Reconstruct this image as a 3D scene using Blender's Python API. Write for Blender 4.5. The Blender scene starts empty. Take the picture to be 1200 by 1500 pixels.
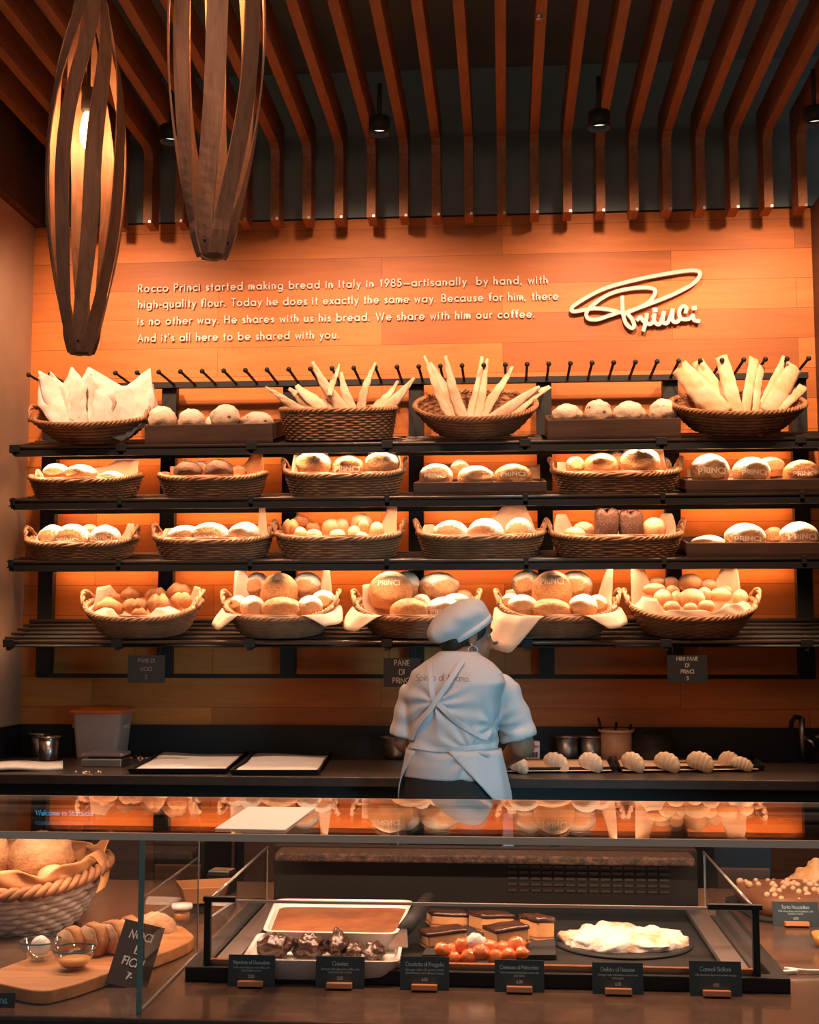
import bpy, math, random
from math import sin, cos, pi, radians, sqrt, atan2
from mathutils import Vector, Matrix, noise, Euler
from mathutils.bvhtree import BVHTree

SC = bpy.context.scene
COL = SC.collection
# ------------------------------------------------------------------ camera
F_PX = 1850.0
VPX, VPY = 740.0, 940.0                      # vanishing point of the depth axis
PITCH = math.atan((VPY - 750.0) / F_PX)
YAW = math.atan((VPX - 600.0) * cos(PITCH) / F_PX)
CAM = Vector((0, 0, 1.5))
cam_data = bpy.data.cameras.new('camera')
cam = bpy.data.objects.new('camera', cam_data)
COL.objects.link(cam)
cam.location = CAM
cam.rotation_euler = (pi / 2 + PITCH, 0, YAW)
cam_data.sensor_fit = 'VERTICAL'
cam_data.sensor_height = 36.0
cam_data.lens = 36.0 * F_PX / 1500.0
cam_data.clip_start = 0.05
cam_data.clip_end = 60
SC.camera = cam
_R = Euler((pi / 2 + PITCH, 0, YAW)).to_matrix()


def ray(px, py):
    return _R @ Vector(((px - 600) / F_PX, (750 - py) / F_PX, -1.0))


def at(px, py, Y):
    """world point seen at pixel (px, py) on the vertical plane y = Y"""
    d = ray(px, py)
    return CAM + d * (Y / d.y)


def onz(px, py, z):
    """world point seen at pixel (px, py) on the level plane of height z"""
    d = ray(px, py)
    return CAM + d * ((z - CAM.z) / d.z)


def PXM(Y):
    return F_PX / Y


# ------------------------------------------------------------------ exposure, world, lights
SC.view_settings.view_transform = 'Standard'
SC.view_settings.look = 'None'
SC.view_settings.gamma = 1.0
SC.view_settings.use_curve_mapping = False
SC.view_settings.exposure = 0.0

world = bpy.data.worlds.new('world')
SC.world = world
world.use_nodes = True
world.node_tree.nodes['Background'].inputs[0].default_value = (0.74, 0.84, 0.86, 1)
world.node_tree.nodes['Background'].inputs[1].default_value = 0.16

WARM = (1.0, 0.60, 0.38)
AMBER = (1.0, 0.47, 0.18)
COOL = (0.24, 0.72, 1.0)


def light(kind, name, loc, energy, color, aim=None, **kw):
    d = bpy.data.lights.new(name, kind)
    d.energy = energy
    d.color = color
    for k, v in kw.items():
        setattr(d, k, v)
    o = bpy.data.objects.new(name, d)
    COL.objects.link(o)
    o.location = loc
    if aim is not None:
        o.rotation_euler = (Vector(aim) - Vector(loc)).to_track_quat('-Z', 'Y').to_euler()
    return o


# ceiling spots washing the lettered wall and the shelves (the track lights of the room)
for i, x in enumerate((-1.9, -1.1, -0.3, 0.5, 1.25)):
    light('SPOT', 'track_spot_light', (x, 4.75, 3.66), 82, WARM, (x, 5.95, 2.70),
          spot_size=radians(68), spot_blend=0.8, shadow_soft_size=0.05)
# spots closer to the wall graze the lettering
for i, x in enumerate((-1.90, -0.70, 0.44, 1.3)):
    light('SPOT', 'wall_wash_light', (x, 5.05, 3.62), 95, WARM, (x, 6.1, 2.75),
          spot_size=radians(90), spot_blend=1.0, shadow_soft_size=0.04)
# lights over the display case, hung from the ceiling above it
for x in (-0.75, 0.0, 0.7):
    light('SPOT', 'case_spot_light', (x, 2.3, 3.6), 115, WARM, (x, 2.25, 1.0),
          spot_size=radians(62), spot_blend=0.8, shadow_soft_size=0.05)
# ceiling spots over the work counter
for x in (-1.75, -1.0, 0.35, 1.0):
    light('SPOT', 'counter_spot_light', (x, 4.3, 3.62), 125, WARM, (x, 5.42, 0.95), spot_size=radians(40), spot_blend=0.7, shadow_soft_size=0.05)
# added warm fill from the front, brightens the bread faces
light('AREA', 'warm_fill_light', (0.0, 1.2, 3.7), 25, WARM, (0, 5.4, 2.0), shape='RECTANGLE', size=3.0, size_y=1.2)
# warm ceiling light on the baker's side of the room
light('SPOT', 'aisle_spot_light', (-1.1, 3.3, 3.55), 125, (1.0, 0.52, 0.33), (-0.42, 4.9, 1.45), spot_size=radians(34), spot_blend=0.9, shadow_soft_size=0.05)
# cool fill added low at the right, aimed at the baker; no window there
light('AREA', 'cool_fill_light', (2.4, 0.8, 1.30), 4.2, COOL, (-0.05, 4.9, 1.12),
      shape='RECTANGLE', size=0.9, size_y=1.2, spread=radians(32))

# ------------------------------------------------------------------ materials
MATS = {}


def mat(name, base=(0.5, 0.5, 0.5), rough=0.6, metal=0.0, spec=0.5, coat=0.0, emit=None, estr=0.0,
        trans=0.0, alpha=1.0, sss=0.0):
    if name in MATS:
        return MATS[name]
    m = bpy.data.materials.new(name)
    m.use_nodes = True
    b = m.node_tree.nodes['Principled BSDF']
    b.inputs['Base Color'].default_value = (*base, 1)
    b.inputs['Roughness'].default_value = rough
    b.inputs['Metallic'].default_value = metal
    b.inputs['Specular IOR Level'].default_value = spec
    if coat:
        b.inputs['Coat Weight'].default_value = coat
        b.inputs['Coat Roughness'].default_value = 0.15
    if emit:
        b.inputs['Emission Color'].default_value = (*emit, 1)
        b.inputs['Emission Strength'].default_value = estr
    if trans:
        b.inputs['Transmission Weight'].default_value = trans
    if alpha < 1:
        b.inputs['Alpha'].default_value = alpha
    MATS[name] = m
    return m


class NT:
    """small helper for node graphs"""
    def __init__(s, m):
        s.t = m.node_tree
        s.n = s.t.nodes
        s.b = s.n['Principled BSDF']

    def new(s, kind, **kw):
        o = s.n.new(kind)
        for k, v in kw.items():
            setattr(o, k, v)
        return o

    def link(s, a, b):
        s.t.links.new(a, b)

    def coord(s, scale=(1, 1, 1), rot=(0, 0, 0), kind='Object'):
        c = s.new('ShaderNodeTexCoord')
        m = s.new('ShaderNodeMapping')
        m.inputs['Scale'].default_value = scale
        m.inputs['Rotation'].default_value = rot
        s.link(c.outputs[kind], m.inputs[0])
        return m.outputs[0]

    def noise(s, vec, scale, detail=4, rough=0.55, dist=0.0):
        o = s.new('ShaderNodeTexNoise')
        o.inputs['Scale'].default_value = scale
        o.inputs['Detail'].default_value = detail
        o.inputs['Roughness'].default_value = rough
        o.inputs['Distortion'].default_value = dist
        s.link(vec, o.inputs['Vector'])
        return o.outputs['Fac']

    def ramp(s, fac, stops):
        o = s.new('ShaderNodeValToRGB')
        e = o.color_ramp.elements
        while len(e) < len(stops):
            e.new(0.5)
        for i, (p, c) in enumerate(stops):
            e[i].position = p
            e[i].color = (*c, 1) if len(c) == 3 else c
        s.link(fac, o.inputs[0])
        return o.outputs[0]

    def mix(s, fac, a, b, mode='MIX'):
        o = s.new('ShaderNodeMix', data_type='RGBA', blend_type=mode)
        for sock, v in ((o.inputs[0], fac), (o.inputs[6], a), (o.inputs[7], b)):
            if hasattr(v, 'is_linked') or hasattr(v, 'links'):
                s.link(v, sock)
            elif isinstance(v, (int, float)):
                sock.default_value = v
            else:
                sock.default_value = (*v, 1)
        return o.outputs[2]

    def math(s, op, a, b=None, c=None):
        o = s.new('ShaderNodeMath', operation=op)
        for sock, v in zip(o.inputs, (a, b, c)):
            if v is None:
                continue
            if hasattr(v, 'links'):
                s.link(v, sock)
            else:
                sock.default_value = v
        return o.outputs[0]

    def bump(s, h, strength=0.3, dist=0.01):
        o = s.new('ShaderNodeBump')
        o.inputs['Strength'].default_value = strength
        o.inputs['Distance'].default_value = dist
        s.link(h, o.inputs['Height'])
        s.link(o.outputs[0], s.b.inputs['Normal'])

    def color(s, c):
        s.link(c, s.b.inputs['Base Color'])


def wood_mat(name, dark, lite, axis=0, scale=1.0, rough=0.55, bump=0.1, spec=0.3):
    m = mat(name, lite, rough, spec=spec)
    g = NT(m)
    sc = [9.0 * scale] * 3
    sc[axis] = 0.9 * scale
    v = g.coord(tuple(sc))
    n = g.noise(v, 2.2, 6, 0.6, 0.9)
    g.color(g.ramp(n, [(0.28, dark), (0.72, lite)]))
    g.bump(n, bump, 0.003)
    return m


def mottled(name, a, b, scale=8, rough=0.7, bump=0.2, bscale=30, lo=0.35, hi=0.65, dist=0.004, spec=0.3, **kw):
    m = mat(name, a, rough, spec=spec, **kw)
    g = NT(m)
    v = g.coord()
    g.color(g.ramp(g.noise(v, scale, 5), [(lo, a), (hi, b)]))
    if bump:
        g.bump(g.noise(v, bscale, 4), bump, dist)
    return m


# --- back wall: horizontal wood planks
def plank_wall():
    m = mat('wall_planks', (0.6, 0.25, 0.08), 0.5, spec=0.25)
    g = NT(m)
    c = g.new('ShaderNodeTexCoord')
    sx = g.new('ShaderNodeSeparateXYZ')
    g.link(c.outputs['Object'], sx.inputs[0])
    cx = g.new('ShaderNodeCombineXYZ')
    g.link(sx.outputs[0], cx.inputs[0])
    g.link(sx.outputs[2], cx.inputs[1])
    br = g.new('ShaderNodeTexBrick')
    br.offset = 0.42
    br.offset_frequency = 2
    br.inputs['Color1'].default_value = (0, 0, 0, 1)
    br.inputs['Color2'].default_value = (1, 1, 1, 1)
    br.inputs['Mortar'].default_value = (0.5, 0.5, 0.5, 1)
    br.inputs['Scale'].default_value = 1.0
    br.inputs['Mortar Size'].default_value = 0.0012
    br.inputs['Brick Width'].default_value = 1.42
    br.inputs['Row Height'].default_value = 0.148
    g.link(cx.outputs[0], br.inputs['Vector'])
    sep = g.new('ShaderNodeSeparateColor')
    g.link(br.outputs['Color'], sep.inputs[0])
    mp = g.new('ShaderNodeMapping')
    mp.inputs['Scale'].default_value = (0.9, 9, 9)
    g.link(c.outputs['Object'], mp.inputs[0])
    add = g.new('ShaderNodeVectorMath', operation='ADD')
    g.link(mp.outputs[0], add.inputs[0])
    k = g.new('ShaderNodeCombineXYZ')
    g.link(g.math('MULTIPLY', sep.outputs[0], 13.0), k.inputs[0])
    g.link(k.outputs[0], add.inputs[1])
    n = g.noise(add.outputs[0], 2.0, 6, 0.6, 1.2)
    grain = g.ramp(n, [(0.25, (0.44, 0.128, 0.028)), (0.75, (0.62, 0.190, 0.042))])
    tone = g.ramp(sep.outputs[0], [(0.0, (0.66, 0.62, 0.58)), (0.4, (1.0, 1.0, 1.0)), (1.0, (1.14, 1.12, 1.1))])
    col = g.mix(1.0, grain, tone, 'MULTIPLY')
    col = g.mix(br.outputs['Fac'], col, (0.16, 0.05, 0.015))
    g.color(col)
    g.bump(n, 0.06, 0.002)
    return m


M_WALL = plank_wall()
M_SLAT = wood_mat('slat_wood', (0.20, 0.075, 0.028), (0.36, 0.14, 0.055), axis=1, scale=1.5)
M_LAMP = wood_mat('lamp_veneer', (0.18, 0.085, 0.052), (0.36, 0.175, 0.10), axis=2, scale=3.0, rough=0.45)
M_BLACK = mat('void_grey', (0.20, 0.26, 0.27), 0.9, spec=0.1)
M_STEEL_BLACK = mat('black_steel', (0.018, 0.017, 0.016), 0.55, spec=0.25)
M_ROD = mat('rod_steel', (0.10, 0.075, 0.06), 0.3, metal=0.6, spec=0.6)
M_PLASTER = mottled('plaster', (0.40, 0.25, 0.155), (0.46, 0.29, 0.185), 3, 0.85, 0.1, 40)
M_DARK_STONE = mottled('dark_counter', (0.035, 0.026, 0.021), (0.055, 0.038, 0.029), 25, 0.32, 0.05, 60, spec=0.5)
M_DECK = mottled('case_deck', (0.085, 0.052, 0.037), (0.115, 0.070, 0.049), 40, 0.15, 0.03, 80, spec=0.5)
M_CRATE = wood_mat('crate_wood', (0.07, 0.035, 0.022), (0.13, 0.065, 0.04), axis=0, scale=2, rough=0.6)
M_BOARD = wood_mat('board_wood', (0.42, 0.17, 0.06), (0.62, 0.29, 0.11), axis=0, scale=2.5, rough=0.5)
M_WHITE = mat('white_paint', (0.86, 0.80, 0.74), 0.5)
M_LETTER = mat('letter_white', (0.60, 0.53, 0.49), 0.6)
M_STEEL = mat('brushed_steel', (0.62, 0.60, 0.58), 0.28, metal=1.0)
M_STEEL_DULL = mat('dull_steel', (0.40, 0.38, 0.36), 0.42, metal=1.0)
M_PAPER = mottled('baking_paper', (0.80, 0.52, 0.33), (0.88, 0.62, 0.42), 6, 0.75, 0.25, 9, dist=0.01)
M_PAPER_KRAFT = mottled('kraft_paper', (0.42, 0.19, 0.075), (0.54, 0.26, 0.11), 6, 0.6, 0.25, 9, dist=0.01)
M_PAPER_WHITE = mottled('white_paper', (0.85, 0.80, 0.75), (0.9, 0.86, 0.82), 5, 0.7, 0.15, 8, dist=0.01)
M_SLATE = mat('slate_card', (0.022, 0.022, 0.022), 0.7, spec=0.3)
M_CHALK = mat('chalk', (0.80, 0.76, 0.70), 0.9)
M_CHALK_DIM = mat('chalk_smudged', (0.16, 0.12, 0.09), 0.9)


def glass_mat(name, tint=(1, 1, 1), f0=0.04, rough=0.0, gain=0.96):
    """clear pane: transparent with a Schlick mirror on both faces, no bending of rays"""
    m = bpy.data.materials.new(name)
    m.use_nodes = True
    t = m.node_tree
    t.nodes.clear()
    out = t.nodes.new('ShaderNodeOutputMaterial')
    mix = t.nodes.new('ShaderNodeMixShader')
    tr = t.nodes.new('ShaderNodeBsdfTransparent')
    tr.inputs[0].default_value = (*tint, 1)
    gl = t.nodes.new('ShaderNodeBsdfGlossy')
    gl.inputs['Roughness'].default_value = rough
    gl.inputs['Color'].default_value = (1, 1, 1, 1)
    geo = t.nodes.new('ShaderNodeNewGeometry')
    dot = t.nodes.new('ShaderNodeVectorMath')
    dot.operation = 'DOT_PRODUCT'
    t.links.new(geo.outputs['Incoming'], dot.inputs[0])
    t.links.new(geo.outputs['Normal'], dot.inputs[1])

    def mth(op, a, b=None):
        n = t.nodes.new('ShaderNodeMath')
        n.operation = op
        for s, v in zip(n.inputs, (a, b)):
            if v is None:
                continue
            if hasattr(v, 'links'):
                t.links.new(v, s)
            else:
                s.default_value = v
        return n.outputs[0]
    c = mth('ABSOLUTE', dot.outputs['Value'])
    p = mth('POWER', mth('SUBTRACT', 1.0, c), 5.0)
    fac = mth('ADD', mth('MULTIPLY', p, gain), f0)
    t.links.new(fac, mix.inputs[0])
    t.links.new(tr.outputs[0], mix.inputs[1])
    t.links.new(gl.outputs[0], mix.inputs[2])
    t.links.new(mix.outputs[0], out.inputs[0])
    MATS[name] = m
    return m


M_GLASS = glass_mat('clear_glass')
M_GLASS_EDGE = mat('glass_cut_edge', (0.11, 0.24, 0.23), 0.1, spec=0.9)
M_GLASS_LINE = mat('glass_faint_edge', (0.22, 0.20, 0.18), 0.15, spec=0.8)
M_GLASS_BOWL = glass_mat('bowl_glass', (0.93, 0.95, 0.95), 0.10)


# --- breads
def bread_mat(name, crust_a, crust_b, flour, zlo, zhi, nscale=3.0, amount=1.0, bump=0.5, speck=0.0):
    m = mat(name, crust_a, 0.78, spec=0.2)
    g = NT(m)
    v = g.coord()
    sx = g.new('ShaderNodeSeparateXYZ')
    g.link(v, sx.inputs[0])
    n1 = g.noise(v, nscale, 5, 0.65)
    n2 = g.noise(v, 9, 5, 0.7)
    crust = g.ramp(n2, [(0.3, crust_a), (0.7, crust_b)])
    h = g.math('ADD', sx.outputs[2], g.math('MULTIPLY', g.math('SUBTRACT', n1, 0.5), 0.75))
    mask = g.ramp(h, [(0.0, (0, 0, 0)), (1.0, (1, 1, 1))])
    mr = g.new('ShaderNodeMapRange')
    mr.inputs['From Min'].default_value = zlo
    mr.inputs['From Max'].default_value = zhi
    mr.inputs['To Max'].default_value = amount
    g.link(h, mr.inputs[0])
    fl = g.ramp(g.noise(v, 14, 4), [(0.25, tuple(c * 0.86 for c in flour)), (0.6, flour)])
    at_ = g.new('ShaderNodeAttribute')
    at_.attribute_name = 'burst'
    keep = g.math('SUBTRACT', 1.0, at_.outputs['Fac'])
    col = g.mix(g.math('MULTIPLY', mr.outputs[0], keep), crust, fl)
    if speck:
        vo = g.new('ShaderNodeTexVoronoi')
        vo.inputs['Scale'].default_value = speck
        g.link(v, vo.inputs['Vector'])
        s = g.ramp(vo.outputs['Distance'], [(0.10, (1, 1, 1)), (0.24, (0, 0, 0))])
        col = g.mix(s, col, (0.12, 0.045, 0.02))
    g.color(col)
    g.bump(g.math('ADD', n2, g.math('MULTIPLY', g.noise(v, 30, 3), 0.5)), bump, 0.03)
    return m


M_LOAF_WHITE = bread_mat('floured_crust', (0.50, 0.22, 0.08), (0.66, 0.34, 0.15), (0.90, 0.76, 0.60), -0.06, 0.10)
M_LOAF_BROWN = bread_mat('brown_crust', (0.44, 0.17, 0.055), (0.62, 0.29, 0.11), (0.80, 0.55, 0.34), 0.05, 0.42, 4, 0.75)
M_LOAF_RUSTIC = bread_mat('rustic_crust', (0.56, 0.30, 0.16), (0.76, 0.50, 0.31), (0.90, 0.74, 0.58), -0.35, 0.30, 6, 0.85, 0.3)
M_LOAF_FRUIT = bread_mat('fruit_crust', (0.56, 0.30, 0.16), (0.74, 0.48, 0.30), (0.90, 0.74, 0.58), -0.35, 0.30, 6, 0.8, 0.3, 3.0)
M_LOAF_COUNTRY = bread_mat('country_crust', (0.34, 0.14, 0.05), (0.56, 0.27, 0.11), (0.78, 0.54, 0.34), -0.1, 0.5, 5, 0.6, 0.4)
M_LOAF_DARK = bread_mat('dark_crust', (0.075, 0.036, 0.022), (0.13, 0.058, 0.032), (0.26, 0.13, 0.07), 0.25, 0.6, 4, 0.4)
M_BUN = bread_mat('bun_crust', (0.52, 0.24, 0.09), (0.68, 0.36, 0.16), (0.86, 0.62, 0.40), -0.05, 0.35, 3, 0.75, 0.2)
M_ROLL = bread_mat('roll_crust', (0.30, 0.11, 0.035), (0.46, 0.19, 0.07), (0.66, 0.34, 0.16), 0.0, 0.45, 4, 0.7, 0.3)
M_PALE = bread_mat('pale_dough', (0.72, 0.46, 0.27), (0.80, 0.55, 0.34), (0.88, 0.68, 0.48), -0.1, 0.3, 4, 0.8, 0.2)
M_SLAB = mottled('slab_crust', (0.66, 0.38, 0.17), (0.80, 0.58, 0.38), 9, 0.8, 0.5, 25, lo=0.35, hi=0.65)
M_FLATBREAD = mottled('flatbread_crust', (0.80, 0.67, 0.56), (0.62, 0.40, 0.25), 13, 0.8, 0.4, 25, lo=0.45, hi=0.75)
M_STICK = mottled('breadstick_crust', (0.74, 0.52, 0.34), (0.46, 0.21, 0.085), 7, 0.8, 0.5, 25, lo=0.4, hi=0.8)
M_FLOUR = mat('flour_mark', (0.84, 0.62, 0.43), 0.9)
M_WICKER = mottled('wicker', (0.22, 0.095, 0.042), (0.36, 0.165, 0.075), 14, 0.6, 0.2, 60)
M_WICKER_RIM = mottled('wicker_rim', (0.32, 0.145, 0.064), (0.48, 0.235, 0.11), 14, 0.55, 0.2, 60)
M_WICKER_GREY = mottled('grey_wicker', (0.50, 0.42, 0.36), (0.66, 0.56, 0.48), 14, 0.6, 0.2, 60)


# ------------------------------------------------------------------ mesh building
class MB:
    def __init__(s):
        s.v = []
        s.f = []

    def add(s, vs, fs):
        k = len(s.v)
        s.v.extend(Vector(p) for p in vs)
        s.f.extend(tuple(i + k for i in f) for f in fs)
        return s

    def box(s, c, size, rot=None):
        x, y, z = (q / 2 for q in size)
        vs = [Vector(p) for p in ((-x, -y, -z), (x, -y, -z), (x, y, -z), (-x, y, -z), (-x, -y, z), (x, -y, z), (x, y, z), (-x, y, z))]
        if rot is not None:
            R = Euler(rot).to_matrix()
            vs = [R @ p for p in vs]
        c = Vector(c)
        return s.add([p + c for p in vs], [(0, 3, 2, 1), (4, 5, 6, 7), (0, 1, 5, 4), (1, 2, 6, 5), (2, 3, 7, 6), (3, 0, 4, 7)])

    def hexa(s, p):
        """8 corners: bottom 4 counter-clockwise from above, then top 4"""
        return s.add(p, [(0, 3, 2, 1), (4, 5, 6, 7), (0, 1, 5, 4), (1, 2, 6, 5), (2, 3, 7, 6), (3, 0, 4, 7)])

    def loft(s, rings, close=True, cap0=True, cap1=True):
        n = len(rings[0])
        k = len(s.v)
        for r in rings:
            s.v.extend(Vector(p) for p in r)
        for i in range(len(rings) - 1):
            for j in range(n if close else n - 1):
                a, b = k + i * n + j, k + i * n + (j + 1) % n
                s.f.append((a, b, b + n, a + n))
        if cap0:
            s.f.append(tuple(k + j for j in reversed(range(n))))
        if cap1:
            q = k + (len(rings) - 1) * n
            s.f.append(tuple(q + j for j in range(n)))
        return s

    def tube(s, pts, r, n=8, closed=False, flat=1.0):
        pts = [Vector(p) for p in pts]
        m = len(pts)
        rs = r if isinstance(r, (list, tuple)) else [r] * m
        rings = []
        up = None
        for i in range(m):
            if closed:
                t = (pts[(i + 1) % m] - pts[i - 1])
            else:
                t = pts[min(i + 1, m - 1)] - pts[max(i - 1, 0)]
            if t.length < 1e-9:
                t = Vector((0, 0, 1))
            t.normalize()
            if up is None:
                up = Vector((0, 0, 1)) if abs(t.z) < 0.9 else Vector((1, 0, 0))
            a = (up - t * up.dot(t))
            if a.length < 1e-6:
                a = t.orthogonal()
            a.normalize()
            b = t.cross(a)
            up = a
            rings.append([pts[i] + (a * cos(2 * pi * j / n) + b * (sin(2 * pi * j / n) * flat)) * rs[i] for j in range(n)])
        if closed:
            k = len(s.v)
            for q in rings:
                s.v.extend(q)
            for i in range(m):
                for j in range(n):
                    a, b = k + i * n + j, k + i * n + (j + 1) % n
                    c, d = k + ((i + 1) % m) * n + (j + 1) % n, k + ((i + 1) % m) * n + j
                    s.f.append((a, b, c, d))
            return s
        return s.loft(rings)

    def lathe(s, prof, c=(0, 0, 0), n=24, sx=1.0, sy=1.0, cap0=True, cap1=True):
        c = Vector(c)
        rings = [[c + Vector((r * sx * cos(2 * pi * j / n), r * sy * sin(2 * pi * j / n), z)) for j in range(n)] for r, z in prof]
        return s.loft(rings, True, cap0, cap1)

    def ball(s, c, r, seg=16, rings=10, M=None):
        c = Vector(c)
        r = (r, r, r) if isinstance(r, (int, float)) else r
        rr = []
        for i in range(1, rings):
            t = pi * i / rings
            ring = []
            for j in range(seg):
                p = 2 * pi * j / seg
                q = Vector((r[0] * sin(t) * cos(p), r[1] * sin(t) * sin(p), -r[2] * cos(t)))
                ring.append(c + (M @ q if M is not None else q))
            rr.append(ring)
        k = len(s.v)
        s.loft(rr, True, False, False)
        for sgn, q, rev in ((-1, k, True), (1, k + (rings - 2) * seg, False)):
            pole = Vector((0, 0, sgn * r[2]))
            s.v.append(c + (M @ pole if M is not None else pole))
            p = len(s.v) - 1
            for j in range(seg):
                a, b = q + j, q + (j + 1) % seg
                s.f.append((b, a, p) if rev else (a, b, p))
        return s

    def capsule(s, a, b, ra, rb, n=12):
        a, b = Vector(a), Vector(b)
        t = (b - a)
        L = t.length
        t.normalize()
        pts, rs = [], []
        for k in range(4):
            q = pi / 2 * (k + 0.15) / 4
            pts.append(a - t * ra * cos(q)); rs.append(ra * sin(q))
        for k in range(5):
            u = k / 4
            pts.append(a.lerp(b, u)); rs.append(ra + (rb - ra) * u)
        for k in range(4):
            q = pi / 2 * (k + 0.85 + 0.0) / 4
            pts.append(b + t * rb * sin(q)); rs.append(rb * cos(q) + 1e-4)
        return s.tube(pts, rs, n)

    def grid(s, P, nu, nv):
        k = len(s.v)
        for i in range(nu + 1):
            for j in range(nv + 1):
                s.v.append(Vector(P(i / nu, j / nv)))
        for i in range(nu):
            for j in range(nv):
                a = k + i * (nv + 1) + j
                s.f.append((a, a + nv + 1, a + nv + 2, a + 1))
        return s

    def mesh(s, name, m, smooth=True):
        me = bpy.data.meshes.new(name)
        me.from_pydata([tuple(p) for p in s.v], [], s.f)
        if m is not None:
            for q in (m if isinstance(m, (list, tuple)) else [m]):
                me.materials.append(q)
        if smooth:
            me.polygons.foreach_set('use_smooth', [True] * len(me.polygons))
        me.update()
        return me

    def build(s, name, m, parent=None, smooth=True, bev=0.0, local=True, solid=0.0, sub=0):
        """local=False: the points are world points; they are moved into the (unrotated) parent's frame"""
        if parent is not None and not local:
            off = parent.location.copy()
            p = parent.parent
            while p is not None:
                off += p.location
                p = p.parent
            s.v = [q - off for q in s.v]
        o = bpy.data.objects.new(name, s.mesh(name, m, smooth))
        COL.objects.link(o)
        if parent is not None:
            o.parent = parent
        if solid:
            k = o.modifiers.new('solid', 'SOLIDIFY')
            k.thickness = solid
            k.offset = 0
        if bev:
            k = o.modifiers.new('bevel', 'BEVEL')
            k.width = bev
            k.segments = 2
            k.limit_method = 'ANGLE'
        if sub:
            k = o.modifiers.new('sub', 'SUBSURF')
            k.levels = k.render_levels = sub
        return o


def tag(o, label, cat=None, group=None, kind=None):
    if label:
        o['label'] = label
    if cat:
        o['category'] = cat
    if group:
        o['group'] = group
    if kind:
        o['kind'] = kind
    return o


def thing(name, label, cat, loc=(0, 0, 0), rot=(0, 0, 0), group=None):
    o = bpy.data.objects.new(name, None)
    o.empty_display_size = 0.05
    COL.objects.link(o)
    o.location = loc
    o.rotation_euler = rot
    return tag(o, label, cat, group)


def struct(name, mb, m, smooth=False, bev=0.0):
    return tag(mb.build(name, m, None, smooth, bev), None, None, None, 'structure')


def dup(src, loc=None, rot=None, scale=None, label=None, group=None):
    """a copy of a thing with copies of its parts and sub-parts (mesh data shared)"""
    r = src.copy()
    COL.objects.link(r)
    if loc is not None:
        r.location = loc
    if rot is not None:
        r.rotation_euler = rot
    if scale is not None:
        r.scale = scale
    if label:
        r['label'] = label
    if group:
        r['group'] = group
    for ch in list(src.children):
        c = ch.copy()
        COL.objects.link(c)
        c.parent = r
        for g in list(ch.children):
            d = g.copy()
            COL.objects.link(d)
            d.parent = c
    return r


def remeshed(mb, voxel, smooth=4, factor=0.5):
    """one continuous skin over overlapping closed shapes"""
    me = mb.mesh('tmp', None)
    o = bpy.data.objects.new('tmp', me)
    COL.objects.link(o)
    k = o.modifiers.new('r', 'REMESH')
    k.mode = 'VOXEL'
    k.voxel_size = voxel
    k2 = o.modifiers.new('s', 'SMOOTH')
    k2.iterations = smooth
    k2.factor = factor
    dg = bpy.context.evaluated_depsgraph_get()
    ev = o.evaluated_get(dg)
    m2 = ev.to_mesh()
    out = MB()
    out.v = [v.co.copy() for v in m2.vertices]
    out.f = [tuple(p.vertices) for p in m2.polygons]
    ev.to_mesh_clear()
    bpy.data.objects.remove(o)
    bpy.data.meshes.remove(me)
    return out


ORD = ['first', 'second', 'third', 'fourth', 'fifth', 'sixth', 'seventh', 'eighth', 'ninth', 'tenth', 'eleventh', 'twelfth',
       'thirteenth', 'fourteenth', 'fifteenth', 'sixteenth', 'seventeenth', 'eighteenth', 'nineteenth', 'twentieth']


def from_end(i, n, a='left', b='right'):
    if n == 1:
        return 'only one'
    if i == 0:
        return a + 'most'
    if i == n - 1:
        return b + 'most'
    return ORD[i] + ' from ' + a if i <= (n - 1) / 2 else ORD[n - 1 - i] + ' from ' + b


# ------------------------------------------------------------------ stroke lettering
def _arc(cx, cy, rx, ry, a0, a1, n=14):
    return [(cx + rx * cos(radians(a0 + (a1 - a0) * i / n)), cy + ry * sin(radians(a0 + (a1 - a0) * i / n))) for i in range(n + 1)]


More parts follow.
